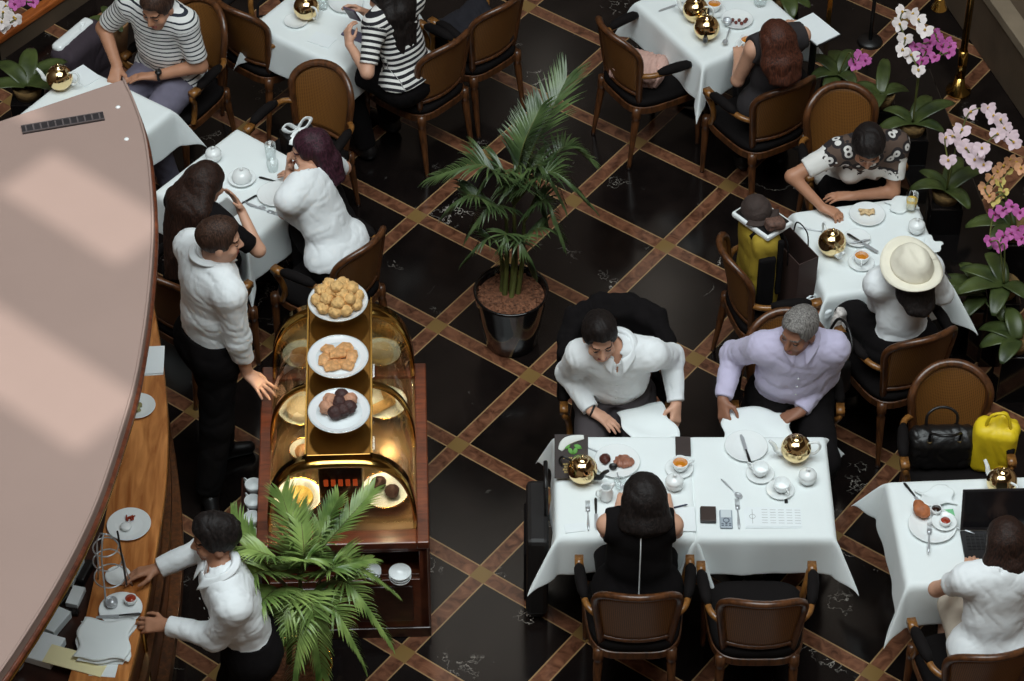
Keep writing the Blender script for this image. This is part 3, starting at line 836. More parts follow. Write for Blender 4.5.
# ---------------------------------------------------------------- chairs
def make_chair(label):
    t = thing('armchair', label, 'chair')
    # seat rail and cushion
    def out(s, y0=-.225, y1=.25, n=40):
        o = []
        for i in range(n):
            a = 2*PI*i/n; c, q = math.cos(a), math.sin(a)
            x = math.copysign(abs(c)**.5, c); y = math.copysign(abs(q)**.55, q)
            yy = (y0+y1)/2+(y1-y0)/2*y*s; w = (.215+.045*(y+1)/2)*s
            o.append((x*w, yy))
        return o
    m = MB(); m.prism(out(1.0), .385, .435); m.build('seat_frame', M_CHAIR, t, bevel=.006, smooth=False)
    m = MB(); o = out(.97); n = len(o)
    vs, fs = [], []
    for sc, z in ((1, .436), (1.0, .462), (.97, .476), (.88, .486), (.6, .492), (.25, .494)):
        vs += [(x*sc, (y-.012)*sc+.012, z) for x, y in o]
    for r in range(5):
        for i in range(n): fs.append((r*n+i, r*n+(i+1) % n, (r+1)*n+(i+1) % n, (r+1)*n+i))
    fs.append(tuple(5*n+i for i in range(n))); fs.append(tuple(range(n-1, -1, -1)))
    m.add(vs, fs); m.build('seat', M_SEAT, t)
    for x, y, sx, sy in ((-.225, .215, 0, .01), (.225, .215, 0, .01), (-.175, -.19, -.01, -.05), (.175, -.19, .01, -.05)):
        m = MB(); m.tube([(x+sx*k, y+sy*k, z) for z, k in ((.43, 0), (.36, .1), (.345, .12), (.33, .14), (.02, .95), (0, 1))],
                         [.026, .026, .018, .023, .012, .014], 10)
        m.build('leg', M_CHAIR, t)
    # curved cane back: arched top, sides come forward
    def bk(u, v):
        return np.array([u*(.165+.052*v), -.205-.095*v+.095*u*u*(.35+.65*v), .50+.43*v])
    def top(u): return .66+.34*max(0, 1-abs(u)**2.3)**(1/2.3)
    path = [bk(-1, -.16), bk(-1, 0)]+[bk(-1, .2*i) for i in (1, 2)]
    N = 26
    for i in range(N+1):
        a = PI-PI*i/N; c = math.cos(a); u = math.copysign(abs(c)**.9, c)
        path.append(bk(u, .60+.40*math.sin(a)**.85))
    path += [bk(1, .4), bk(1, .2), bk(1, 0), bk(1, -.16)]
    m = MB(); m.tube(path, .019, 8, 1.15, up=None)
    m.tube([bk(-1+.1*i, .03) for i in range(21)], .014, 8)
    m.build('back_frame', M_CHAIR, t)
    # inner moulding line
    m = MB()
    def pan(uu, vv):
        u = (uu*2-1)*.93; tv = .60+.40*math.sqrt(max(0, 1-min(1, abs(u)/1.0)**2.2))-.035
        return bk(u, .05+(tv-.05)*vv)
    m.sheet(pan, 18, 12, .008); m.build('cane_panel', M_CANE, t)
    # arms with padded rests
    for q in (-1, 1):
        pts = bez([bk(q, .40)*V(1, 1, 1), (q*.236, -.13, .685), (q*.262, .02, .682), (q*.268, .13, .672), (q*.262, .165, .64), (q*.245, .135, .575), (q*.235, .13, .50), (q*.236, .15, .43)], 6)
        m = MB(); m.tube(pts, [.017]*len(pts), 8, 1.0); m.box((q*.267, .145, .676), (.042, .06, .036))
        a = m.build('armrest', M_CHAIRTIP, t)
        m = MB(); m.tube([(q*.243, -.10, .697), (q*.252, -.06, .702), (q*.262, .02, .702), (q*.267, .085, .694), (q*.268, .11, .685)], [.016, .027, .030, .027, .018], 10)
        m.build('arm_pad', M_SEAT, a)
    return t
CHAIR = make_chair('x'); CHAIR_USED = [False]
BACKTOP = V(0, -.30, .93)
def chair(label, face, top=None, loc=None, group='cane-backed armchairs'):
    """top: the place of the middle of the back rail in the photograph"""
    a = R(face)-PI/2
    if loc is None:
        w = W(top[0], top[1], .935); loc = w-rotz(a)@BACKTOP; loc[2] = 0
    if not CHAIR_USED[0]:
        register(CHAIR); c = CHAIR; CHAIR_USED[0] = True; c['label'] = label; c['group'] = group
        c.location = tuple(map(float, loc)); c.rotation_euler = (0, 0, a)
    else: c = dup(CHAIR, loc, a, label, group)
    return c, np.array(loc, float)

# ---------------------------------------------------------------- tables
TABLE = None
def table(center, rot, label, cloth_label, size=.67, drop=.25, seed=0, flare=.10, pinch=None, wide=None):
    global TABLE
    sx = wide or size
    t = thing('dining_table', label, 'table', (center[0], center[1], 0), rot, 'square dining tables')
    m = MB(); m.box((0, 0, .725), (sx-.05, size-.05, .03)); m.build('tabletop', M_MAHOG, t, bevel=.004, smooth=False)
    m = MB(); m.tube([(0, 0, z) for z in (.71, .66, .4, .12, .06)], [.06, .035, .03, .045, .05], 14); m.build('pedestal', M_BLACKPL, t)
    m = MB()
    for a in range(4):
        c, q = math.cos(PI/4+a*PI/2), math.sin(PI/4+a*PI/2)
        m.tube([(0, 0, .06), (c*.10, q*.10, .05), (c*.19, q*.19, .02), (c*.20, q*.20, .012)], [.03, .026, .018, .012], 8)
    m.build('base', M_BLACKPL, t)
    # the cloth: flat on the table, folds over the edges, pointed corners
    rs = np.random.RandomState(seed); ph = rs.rand(12)*6.28
    hx, hy = sx/2, size/2
    def line(h):
        a = [-h-drop*(1-i/11) for i in range(11)]+[-h+.0*i for i in (0,)]+[-h+2*h*i/22 for i in range(1, 22)]+[h]+[h+drop*(i/11) for i in range(1, 12)]
        return a
    xs, ys = line(hx), line(hy)
    vs = []
    for x in xs:
        for y in ys:
            ex = max(0, abs(x)-hx); ey = max(0, abs(y)-hy); qx = math.copysign(1, x); qy = math.copysign(1, y)
            cx = min(hx, max(-hx, x)); cy = min(hy, max(-hy, y))
            if ex == 0 and ey == 0:
                vs.append((x, y, .7455+.0012*math.sin(9*x+ph[0])*math.sin(8*y+ph[1]))); continue
            r = math.hypot(ex, ey); a = math.atan2(ey, ex)
            f = math.sin(2*a)
            side = cy if ex > ey else cx
            ci = int((qx+1)/2*2+(qy+1)/2)
            rip = (1-f)*(.035*math.sin(side*13+ph[2+ci])+.02*math.sin(side*29+ph[7]))*min(1, r/.08)
            rho = r*(flare*.7+rip+f*(.40+.12*math.sin(ph[3]+ci*2)))
            aa = a+.22*math.sin(4*a)*min(1, r/.1)*(.7 if f > 0 else 0)
            edge = .012*(1-math.exp(-r/.012))
            rho += edge
            z = .7455-math.sqrt(max(0, r*r-(rho-edge)**2))*min(1, r/.03+.4)
            px = cx+qx*rho*math.cos(aa); py = cy+qy*rho*math.sin(aa)
            if pinch:
                for (ax, ay, rad, dep) in pinch:
                    d = math.hypot(px-ax, py-ay)
                    if d < rad: px -= qx*dep*(1-d/rad)*(1 if ex > ey else 0); py -= qy*dep*(1-d/rad)*(0 if ex > ey else 1)
            vs.append((px, py, z))
    n = len(ys); fs = [(i*n+j, (i+1)*n+j, (i+1)*n+j+1, i*n+j+1) for i in range(len(xs)-1) for j in range(n-1)]
    c = mk('tablecloth', vs, fs, M_LINEN, loc=(center[0], center[1], 0.0), rz=rot, solid=.003)
    ss = c.modifiers.new('soft', 'SUBSURF'); ss.levels = ss.render_levels = 1
    tag(c, cloth_label, 'tablecloth', 'white tablecloths')
    return t, c
TT = .7485     # top of a laid table

# ---------------------------------------------------------------- things on tables
def once(fn):
    """the first call builds the thing, later calls copy it with its parts"""
    store = {}
    def g(label, loc, rz=0.0, key=None, group=None, **k):
        kk = (key, tuple(sorted(k.items(), key=str)).__repr__())
        if kk not in store:
            o = fn(label, **k); register(o); store[kk] = o
            o.location = tuple(map(float, loc)); o.rotation_euler = (0, 0, rz)
            if group: o['group'] = group
            return o
        return dup(store[kk], loc, rz, label, group)
    return g

@once
def plate(label, r=.12, name='plate', h=.016):
    m = MB(); m.lathe([(0, .004), (r*.6, .004), (r*.66, .006), (r, h), (r+.002, h+.002), (r, h+.003), (r*.97, h+.002), (r*.66, .0095), (r*.6, .008), (0, .008)], 40)
    o = m.build(name, M_PORC); return tag(o, label, 'plate' if name != 'saucer' else 'saucer')

def cup_geo(t, liquid, r=.043, h=.055):
    m = MB(); m.lathe([(0, .004), (r*.5, .002), (r*.55, 0), (r*.6, .006), (r*.85, h*.4), (r, h), (r-.002, h+.001), (r-.005, h), (r*.8, h*.42), (r*.5, .010), (0, .009)], 28)
    m.build('bowl', M_PORC, t)
    m = MB(); m.tube(bez([(r*.9, 0, h*.85), (r+.022, 0, h*.85), (r+.026, 0, h*.55), (r*.78, 0, h*.25)], 5), .0035, 6); m.build('handle', M_PORC, t)
    if liquid:
        m = MB(); m.lathe([(0, h*.80), (r*.93, h*.80), (r*.93, h*.802), (0, h*.802)], 24); m.build('tea' if liquid is M_TEA else 'drink', liquid, t)

@once
def cup(label, liquid=None):
    t = thing('teacup', label, 'cup'); cup_geo(t, {'tea': M_TEA, 'coffee': M_COFFEE, 'jam': M_JAM, None: None}[liquid]); return t

@once
def teapot(label, dark=True, r=.075):
    t = thing('teapot', label, 'teapot')
    m = MB(); pr = [(0, .006), (.028, .004), (.034, 0), (.036, .004)]
    for i in range(17):
        a = -PI/2+.5+(PI-.9)*i/16; pr.append((r*math.cos(a), r*.98+.004+r*.98*math.sin(a)))
    pr.append((0, pr[-1][1]))
    m.lathe(pr, 36); m.build('pot_body', M_GOLD, t)
    hm = M_BLACKPL if dark else M_PORC
    m = MB(); m.lathe([(.030, 2*r-.008), (.031, 2*r-.003), (.02, 2*r+.004), (.006, 2*r+.008), (.006, 2*r+.013), (.010, 2*r+.019), (.006, 2*r+.026), (0, 2*r+.027)], 20)
    m.build('lid', M_GOLD, t)
    m = MB(); p = bez([(r*.85, 0, r*.6), (r+.02, 0, r*.75), (r+.035, 0, r*1.2), (r+.058, 0, r*1.55)], 5); m.tube(p, [.017-.009*i/(len(p)-1) for i in range(len(p))], 10)
    m.build('spout', hm, t)
    m = MB(); p = bez([(-r*.8, 0, r*1.6), (-r-.025, 0, r*1.75), (-r-.042, 0, r*1.3), (-r-.02, 0, r*.7), (-r*.9, 0, r*.6)], 5); m.tube(p, .0065, 8)
    m.build('handle', hm, t)
    return t

@once
def sugar_bowl(label):
    t = thing('sugar_bowl', label, 'bowl')
    m = MB(); m.lathe([(0, .003), (.026, 0), (.028, .004), (.042, .022), (.045, .040), (.042, .052), (0, .052)], 28); m.build('bowl', M_PORC, t)
    m = MB(); m.lathe([(.043, .051), (.0445, .056), (.038, .068), (.02, .077), (.006, .080), (.005, .085), (.009, .091), (.005, .097), (0, .098)], 28); m.build('lid', M_PORC, t)
    return t

@once
def milk_jug(label):
    t = thing('milk_jug', label, 'jug')
    m = MB(); m.lathe([(0, .003), (.026, 0), (.034, .02), (.036, .045), (.026, .075), (.028, .092), (.026, .092), (.023, .075), (.031, .045), (.028, .02), (0, .008)], 24)
    m.tube([(.022, 0, .08), (.036, 0, .093), (.043, 0, .099)], [.014, .010, .004], 8); m.build('jug_body', M_PORC, t)
    m = MB(); m.tube(bez([(-.024, 0, .085), (-.05, 0, .08), (-.052, 0, .05), (-.033, 0, .03)], 5), .004, 6); m.build('handle', M_PORC, t)
    return t

@once
def knife(label, dark=False):
    t = thing('table_knife', label, 'knife')
    m = MB(); m.add([(-.105, -.0085, .001), (.0, -.009, .001), (.0, .008, .001), (-.085, .009, .001), (-.105, .003, .001), (-.105, -.0085, .0025), (.0, -.009, .003), (.0, .008, .003), (-.085, .009, .0025), (-.105, .003, .0025)],
                    [(4,3,2,1,0), (5,6,7,8,9), (0,1,6,5), (1,2,7,6), (2,3,8,7), (3,4,9,8), (4,0,5,9)]); m.build('blade', M_SILVER, t, smooth=False)
    m = MB(); m.tube([(0, 0, .005), (.03, 0, .006), (.09, 0, .007), (.10, 0, .006)], [.004, .006, .0075, .004], 8, .6); m.build('handle', M_BLACKPL if dark else M_SILVER, t)
    return t

@once
def fork(label):
    o = MB(); o.tube([(.1, 0, .006), (.07, 0, .007), (-.01, 0, .004), (-.03, 0, .004)], [.003, .0065, .003, .004], 8, .5)
    o.box((-.042, 0, .004), (.026, .022, .003))
    for y in (-.009, -.003, .003, .009): o.box((-.075, y, .005), (.045, .0028, .0025))
    return tag(o.build('fork', M_SILVER), label, 'fork')

@once
def spoon(label, s=1.0):
    o = MB(); o.tube([(.085*s, 0, .005), (.06*s, 0, .006), (-.01*s, 0, .004), (-.03*s, 0, .0045)], [.003, .0055*s, .0028, .004], 8, .5)
    o.lathe([(0, .0), (.012*s, .002), (.016*s, .006), (.0155*s, .0072), (.011*s, .004), (0, .002)], 16, (-.05*s, 0, .001), sx=1.45)
    return tag(o.build('spoon', M_SILVER), label, 'spoon')

@once
def tumbler(label, r=.033, h=.095, fill=None):
    t = thing('drinking_glass', label, 'glass')
    m = MB(); m.lathe([(0, .001), (r*.8, 0), (r*.84, .004), (r, h), (r-.002, h), (r*.78, .008), (0, .008)], 28); m.build('glass_wall', M_GLASS, t)
    if fill is not None:
        m = MB(); m.lathe([(0, .009), (r*.76, .009), (r*.88, h*.62), (0, h*.62)], 24); m.build('drink', fill, t)
    return t

def flat(name, cat, label, loc, size, rz, m, bevel=.002, group=None, tilt=None):
    b = MB(); b.box((0, 0, size[2]/2), size); o = b.build(name, m, loc=loc, rz=rz, bevel=bevel, smooth=False)
    tag(o, label, cat, group); return o

def napkin(label, loc, rz, size=(.20, .16), seed=0, amp=.012, th=.004, fold=0.0, sag=0.0):
    rs = np.random.RandomState(seed); p = rs.rand(6)*6.28
    def fn(u, v):
        x = (u-.5)*size[0]; y = (v-.5)*size[1]
        z = amp*(1.1+.6*math.sin(x*22+p[0])*math.sin(y*19+p[1])+.4*math.sin((x+y)*31+p[2]))+th/2
        e = .012*math.sin(9*v+p[3]); return (x+e, y+.01*math.sin(8*u+p[4]), z-sag*abs(u-.5)**2*4)
    m = MB(); m.sheet(fn, 16, 14, th); o = m.build('napkin', M_LINEN, loc=loc, rz=rz)
    return tag(o, label, 'napkin', 'white cloth napkins')

# ---------------------------------------------------------------- the hall
m = MB(); m.box((0, 0, -.05), (13, 17, .1)); structure(m.build('floor', M_FLOOR, smooth=False))
M_WALLDK = mat('dark_hall_wall', (96, 74, 56), .6, var=.12, vscale=2)
for n, c, s in (('wall_back', (0, 8.55, 7), (13, .1, 15.0)), ('wall_left', (-6.55, 0, 7), (.1, 17.2, 15.0))):
    m = MB(); m.box(c, s)
    structure(m.build(n, M_WALLDK, smooth=False))
M_PANE = mat('bright_pane', (225, 228, 230), .3, var=0)
b_ = M_PANE.node_tree.nodes['Principled BSDF']; b_.inputs['Emission Color'].default_value = (1, .86, .70, 1); b_.inputs['Emission Strength'].default_value = 1.5
M_PANE2 = M_PANE.copy(); M_PANE2.name = 'dim_pane'; M_PANE2.node_tree.nodes['Principled BSDF'].inputs['Emission Strength'].default_value = .75
for i, (x, z, sx, sz) in enumerate(((1.35, 7.9, .45, 1.1), (-.5, 12.6, 3.4, 3.0), (-2.4, 10.2, .5, 1.5), (.3, 5.2, .25, .6), (3.2, 11.5, .6, 1.6))):  # unseen windows added so their glowing panes reflect in the floor
    m = MB()
    for a_ in (-1, 1): m.box((x+a_*(sx/2+.04), 8.48, z), (.08, .06, sz+.16)); m.box((x, 8.48, z+a_*(sz/2+.04)), (sx, .06, .08))
    wn = structure(m.build('window_%d' % (i+1), M_WALLDK, smooth=False)); m = MB(); m.box((x, 8.49, z), (sx, .01, sz)); m.build('glow_pane', M_PANE if sx < 2 else M_PANE2, wn, smooth=False)
# added unseen roof blocks the sun; its open slots shape patches on the canopy
SUN = V(.28, -.38, 1.0); ZR = 15.0
ra = R(-40); ca_, sa_ = math.cos(ra), math.sin(ra)
def roofpt(px, py):
    p = W(px, py, 2.6); q = p+SUN*(ZR-2.6); return q[0]*ca_+q[1]*sa_, -q[0]*sa_+q[1]*ca_
slots = []
for quad in (((50, 148), (162, 220), (152, 292), (0, 195)), ((-60, 268), (138, 398), (112, 478), (-60, 370)), ((-40, 62), (44, 118), (34, 160), (-40, 112))):
    q = [roofpt(*c) for c in quad]; slots.append((min(sum(x[0] for x in (q[0], q[3]))/2, 99), sum(x[0] for x in (q[1], q[2]))/2, (q[2][1]+q[3][1])/2, (q[0][1]+q[1][1])/2))
slots.sort(key=lambda s_: s_[2])
m = MB(); Rr = rotz(ra); A0, A1, y0_ = -24, 24, -24
def rbox(a0, a1, b0, b1):
    if a1 > a0 and b1 > b0: m.box(Rr@V((a0+a1)/2, (b0+b1)/2, ZR+.1), (a1-a0, b1-b0, .2), Rr)
for a0, a1, b0, b1 in slots:
    b0 = max(b0, y0_+.05)
    rbox(A0, A1, y0_, b0); rbox(A0, a0, b0, b1); rbox(a1, A1, b0, b1); y0_ = b1
rbox(A0, A1, y0_, 24)
structure(m.build('sun_mask_roof', M_WALLDK, smooth=False))
# low stone ledge at the right, running up to the corner of the picture
a = W(966, 35, 0); b = W(1023, 118, 0); u = nrm(b-a); nv = np.array([-u[1], u[0], 0]); nv = nv if nv[0] > 0 else -nv
mid = a+u*.0; ang = math.atan2(u[1], u[0])
def seg(z0, z1, d0, d1, mt, name):
    m = MB(); ln = 3.6
    p = [a-u*1.9+nv*d0, a+u*1.9+nv*d0, a+u*1.9+nv*d1, a-u*1.9+nv*d1]
    m.prism([(q[0], q[1]) for q in p], z0, z1); return m.build(name, mt, smooth=False, bevel=.006)
structure(seg(0, .40, 0, 1.2, M_STONE, 'wall_right'))
structure(seg(.40, .47, -.015, .10, M_STONEL, 'trim_1'))
structure(seg(.40, .44, .10, 1.2, M_STONE, 'trim_2'))

# ---------------------------------------------------------------- canopy over the bar
ZC = 2.6
edge = [W(px, py, ZC) for px, py in ((124, 79), (137, 108), (147, 142), (152, 185), (154, 225), (152, 270), (146, 325), (136, 382), (121, 435), (102, 492), (81, 540), (54, 590), (26, 635), (-2, 676), (-34, 715), (-78, 760))]
tl = W(-170, 165, ZC)
top = [tuple(W(0, 121, ZC)[:2]), (tl[0], tl[1])]
pts = [tuple(p[:2]) for p in bez(edge, 4)]
outl = [top[1], top[0]]+pts+[(-4.6, -5.3), (-4.6, -2.6)]
t = thing('bar_canopy', 'large mauve curved canopy roof above the wooden bar', 'canopy', (-2.3, -2.5, 0))
m = MB(); m.prism([(x+2.3, y+2.5) for x, y in outl], ZC-.05, ZC); m.build('roof_panel', M_CANOPY, t, smooth=False, bevel=.004)
m = MB()
rim = [(x+2.3, y+2.5, ZC-.062) for x, y in pts]
m.tube(rim, .015, 8); m.build('rim', M_MAHOG, t)
m = MB(); m.tube([(x, y, z-.035) for x, y, z in rim], .008, 6); m.build('rim_bead', M_BRASS, t)
m = MB(); m.tube([(x*.992, y, z+.068) for x, y, z in rim], .006, 6); m.build('seam', M_CANOPY, t)
g0 = W(22, 131, ZC); g1 = W(104, 117, ZC); gc = (g0+g1)/2; gu = nrm(g1-g0); L = np.linalg.norm(g1-g0); gr = math.atan2(gu[1], gu[0])
M_GRILLE = mat('vent_dark', (44, 40, 42), .5, var=.1)
m = MB(); m.box((0, 0, .004), (L, .052, .008)); g = m.build('vent_grille', M_GRILLE, t, loc=gc-V(-2.3, -2.5, 0), rz=gr, smooth=False)
M_SLAT = mat('vent_slat', (92, 84, 84), .5, var=0)
m = MB()
for i in range(11): m.box((-L/2+.02+i*(L-.04)/10, 0, .010), (.007, .046, .006))
m.box((0, .024, .010), (L, .005, .006)); m.box((0, -.024, .010), (L, .005, .006))
m.build('vent_bars', M_SLAT, g, smooth=False)
for px, py in ((118, 107), (126.5, 139)):
    m = MB(); m.lathe([(0, .004), (.009, .003), (.011, 0)], 14); m.build('stud', M_PORC, t, loc=W(px, py, ZC)-V(-2.3, -2.5, 0))
for x, y in ((-2.9, -2.0), (-2.9, -4.2)):
    m = MB(); m.tube([(x+2.3, y+2.5, 0), (x+2.3, y+2.5, ZC-.04)], .05, 14); m.build('post', M_MAHOGD, t)

# ---------------------------------------------------------------- the bar
bedge = [W(px, py, 1.05) for px, py in ((150, 285), (157, 325), (163, 365), (167, 410), (167.5, 450), (165, 490), (160, 527), (152, 575), (143, 620), (132, 665), (122, 700))]
bp = bez(bedge, 4); wd = .265
def off(d): 
    o = []
    for i, p in enumerate(bp):
        t_ = nrm(bp[min(i+1, len(bp)-1)]-bp[max(i-1, 0)]); n_ = np.array([-t_[1], t_[0], 0]); n_ = n_ if n_[0] < 0 else -n_
        o.append(p+n_*d)
    return o
t = thing('bar_counter', 'long curved wooden bar counter under the mauve canopy', 'counter', (-1.9, -2.2, 0))
sh = V(-1.9, -2.2, 0)
def strip(d0, d1, z0, z1, name, mt, par=t, bevel=.004):
    A = [p-sh for p in off(d0)]; B_ = [p-sh for p in off(d1)]
    m = MB(); m.prism([(p[0], p[1]) for p in A]+[(p[0], p[1]) for p in B_[::-1]], z0, z1)
    return m.build(name, mt, par, smooth=False, bevel=bevel)
strip(0, wd, 1.01, 1.05, 'bar_top', M_BAR)
strip(.05, wd-.03, .0, 1.01, 'bar_front', M_BARSIDE)
strip(-.004, .012, 1.005, 1.042, 'bar_edge', M_CHAIRTIP)
strip(.015, .05, .60, .66, 'moulding', M_CHAIR)
strip(-.01, .05, .18, .26, 'foot_rail', M_CHAIR)
strip(.02, .05, .0, .10, 'plinth', M_MAHOGD)
m = MB()
for i in (30, 36):
    p = off(.045)[i]-sh; m.tube([(p[0], p[1], .1), (p[0], p[1], .98)], .012, 8)
m.build('brass_strip', M_BRASS, t)
# lower staff worktop behind the bar
t2 = thing('service_worktop', 'low dark service worktop behind the bar with papers on it', 'worktop', (-2.3, -2.9, 0))
sh2 = V(-2.3, -2.9, 0)
A = [p-sh2 for p in off(wd+.004)]; B_ = [p-sh2 for p in off(wd+.75)]
m = MB(); m.prism([(p[0], p[1]) for p in A]+[(p[0], p[1]) for p in B_[::-1]], .955, .999); m.build('worktop', M_MAHOGD, t2, smooth=False, bevel=.004)
m = MB(); A = [p-sh2 for p in off(wd+.05)]; B_ = [p-sh2 for p in off(wd+.68)]
m.prism([(p[0], p[1]) for p in A]+[(p[0], p[1]) for p in B_[::-1]], 0, .955); m.build('cupboard', M_MAHOGD, t2, smooth=False)

BT = 1.0505
def on(px, py, z): return W(px, py, z)
plate('white plate with red garnish on the wooden bar', on(129, 525, BT+.01)-V(0, 0, .01), r=.102)
m = MB(); m.lathe([(0, 0), (.022, 0), (.026, .006), (.026, .016), (.02, .02), (0, .021)], 20)
tag(m.build('dipping_bowl', M_PORC, loc=on(126, 528, BT+.012)), 'tiny white bowl on the plate with red garnish', 'bowl')
m = MB()
rs = random.Random(4)
for i in range(6):
    m.tube([(rs.uniform(-.02, .02), rs.uniform(-.015, .015), .004), (rs.uniform(-.03, .03), rs.uniform(-.02, .02), .01)], [.006, .003], 6)
tag(m.build('berry_garnish', M_JAM, loc=on(130, 519, BT+.012)), 'red berry garnish on the white bar plate', 'food')
plate('white plate with pale canapes partly under the canopy edge', on(138, 408, BT), r=.085)
m = MB()
for i in range(7): m.tube([(rs.uniform(-.03, .03), rs.uniform(-.03, .03), .006), (rs.uniform(-.03, .03), rs.uniform(-.03, .03), .012)], [.011, .008], 7)
tag(m.build('canape_heap', mat('canape', (150, 142, 92), .7, var=.4, vscale=90), loc=on(135, 408, BT+.012)), 'pale green canape heap on the plate by the canopy edge', 'food')
for i, (px, py, r_) in enumerate(((152, 362, .1), (151, 361, .16), (153, 360, .05))):
    flat('paper_sheet', 'paper', ['bottom white paper of the small stack on the bar end', 'middle white paper of the small stack on the bar end', 'top white paper of the small stack on the bar end'][i],
         on(px, py, BT+.004*i), (.11, .19, .003), r_, M_PAPER, .0, 'papers stacked on the bar end')
# tiered wire stand
ts = thing('tiered_stand', 'wire tiered cake stand with ring holders on the bar', 'cake stand', on(112, 590, BT))
for i, (dx, dy, z, r_) in enumerate(((0, 0, .10, .072), (0, 0, .21, .066), (0, .0, .30, .058))):
    m = MB(); m.tube([(dx+r_*math.cos(a*PI/12), dy+r_*math.sin(a*PI/12), z) for a in range(24)], .0035, 6, closed=True); m.build('ring', M_SILVER, ts)
m = MB(); 
for q in (0.3, 2.4, 4.5):
    c_, s_ = math.cos(q), math.sin(q)
    m.tube([(c_*.095, s_*.095, 0), (c_*.078, s_*.078, .1), (c_*.07, s_*.07, .21), (c_*.06, s_*.06, .30), (c_*.03, s_*.03, .37), (0, 0, .39)], .0042, 6)
m.build('frame', M_SILVER, ts)
m = MB(); m.tube([(.075, -.02, .06), (.066, -.01, .42)], .0045, 6); m.build('handle_rod', M_BLACKPL, ts)
m = MB(); m.lathe([(0, 0), (.05, 0), (.06, .012), (.058, .014), (.048, .005), (0, .005)], 28)
tag(m.build('glass_dish', M_PORC, loc=on(118, 577, BT)), 'white dish beside the wire stand under a waiter hand', 'dish')
plate('white plate with sauce pots and cutlery in front of the waiter', on(121, 611, BT), r=.098)
for px, py, mt_, lb in ((112, 605, M_SILVER, 'silver sauce pot on the waiter plate'), (131, 602, M_JAM, 'white sauce pot of red jam on the waiter plate')):
    tt = thing('sauce_pot', lb, 'pot', on(px, py, BT+.012))
    m = MB(); m.lathe([(0, 0), (.022, 0), (.029, .012), (.029, .03), (.026, .03), (.024, .01), (0, .008)], 22); m.build('pot_wall', M_PORC if mt_ is M_JAM else M_SILVER, tt)
    m = MB(); m.lathe([(0, .026), (.025, .026), (.025, .027), (0, .030 if mt_ is M_JAM else .04)], 22); m.build('filling' if mt_ is M_JAM else 'lid', mt_, tt)
knife('dark knife lying across the waiter plate', on(119, 616, BT+.021), .08, dark=True)
spoon('silver spoon lying on the waiter plate', on(122, 622, BT+.019), 3.3, s=.8)
for i, (px, py, r_, lb) in enumerate(((104, 645, -.10, 'lowest white napkin of the stack on the bar'), (104, 643, .02, 'white napkin in the middle of the bar stack'), (104, 640, -.05, 'topmost white napkin of the stack on the bar'))):
    napkin(lb, on(px, py, BT+.015*i), r_, (.235, .23), 20+i, .003, .004)
# behind the bar
WT = 1.001
flat('document_tray', 'tray', 'pale grey document tray lying behind the bar', on(50, 622, WT), (.15, .14, .045), -.5, mat('tray_grey', (214, 222, 224), .5, var=0), .004)
flat('folder', 'folder', 'white ring folder below the grey document tray', on(42, 652, WT), (.17, .16, .045), -.35, M_PAPER, .004)
flat('menu_card', 'menu', 'pale yellow menu card lying across the bar edge', on(76, 661, BT+.003), (.285, .105, .004), -.32, M_CREAM, .0)
flat('receipt_box', 'box', 'white box standing behind the wire stand', on(72, 574, WT), (.07, .15, .09), -.3, M_PAPER, .004)
flat('card_terminal', 'terminal', 'black card terminal beside the white box behind the bar', on(86, 576, WT), (.04, .13, .05), -.3, M_BLACKPL, .008)
flat('notepad', 'notepad', 'white notepad between the box and the pen tray', on(76, 599, WT), (.06, .11, .03), -.25, M_PAPER, .003)
flat('pager', 'pager', 'small black device beside the white notepad', on(64, 600, WT), (.035, .09, .03), -.5, M_BLACKPL, .006)
flat('paper_sheet', 'paper', 'loose white sheet under the end of the yellow menu card', on(104, 668, BT), (.12, .10, .0025), -.1, M_PAPER, 0)
t_ = thing('pen_tray', 'black slotted pen tray behind the bar', 'tray', on(66, 613, WT), -.12)
m = MB(); m.box((0, 0, .008), (.12, .03, .016))
for i in range(6): m.box((-.05+.02*i, 0, .02), (.004, .03, .008))
m.build('tray', M_BLACKPL, t_, smooth=False)
jug = MB(); jug.lathe([(0, 0), (.03, 0), (.045, .03), (.042, .06), (.03, .085), (.034, .10), (.03, .10), (0, .02)], 24)
tag(jug.build('silver_jug', M_SILVER, loc=on(15, 668, WT)), 'silver jug at the canopy edge behind the bar', 'jug')

# ---------------------------------------------------------------- pastry trolley
CX, CY, CR = -.838, -1.51, .035
cart = thing('pastry_cart', 'mahogany pastry cart with brass arches and curved glass', 'cart', (CX, CY, 0), CR)
def cw(x, y, z): return V(CX, CY, 0)+rotz(CR)@V(x, y, z)
hw, hd = .405, .595
m = MB(); m.box((-hw+.012, 0, .37), (.024, 2*hd, .60)); m.box((hw-.012, 0, .37), (.024, 2*hd, .60)); m.box((0, hd-.012, .37), (2*hw, .024, .60))
m.box((0, 0, .085), (2*hw, 2*hd, .03)); m.box((0, -.012, .44), (2*hw-.05, 2*hd-.06, .02)); m.box((0, 0, .66), (2*hw, 2*hd, .02))
m.box((0, -hd+.012, .26), (2*hw, .024, .34)); m.box((0, -hd+.012, .655), (2*hw, .024, .035))
for x in (-hw+.02, 0, hw-.02): m.box((x, -hd+.012, .37), (.04, .024, .60))
m.build('cabinet', M_MAHOG, cart, smooth=False, bevel=.003)
for x in (-.19, .19):
    m = MB(); m.box((x, -hd-.006, .26), (.28, .014, .26)); d = m.build('door', M_MAHOGD, cart, smooth=False, bevel=.005)
    m = MB(); m.lathe([(0, .012), (.010, .010), (.012, .004), (.006, 0)], 12, (x*.35, -hd-.013, .30), np.array([[1, 0, 0], [0, 0, -1], [0, 1, 0.]])); m.build('knob', M_BRASS, d)
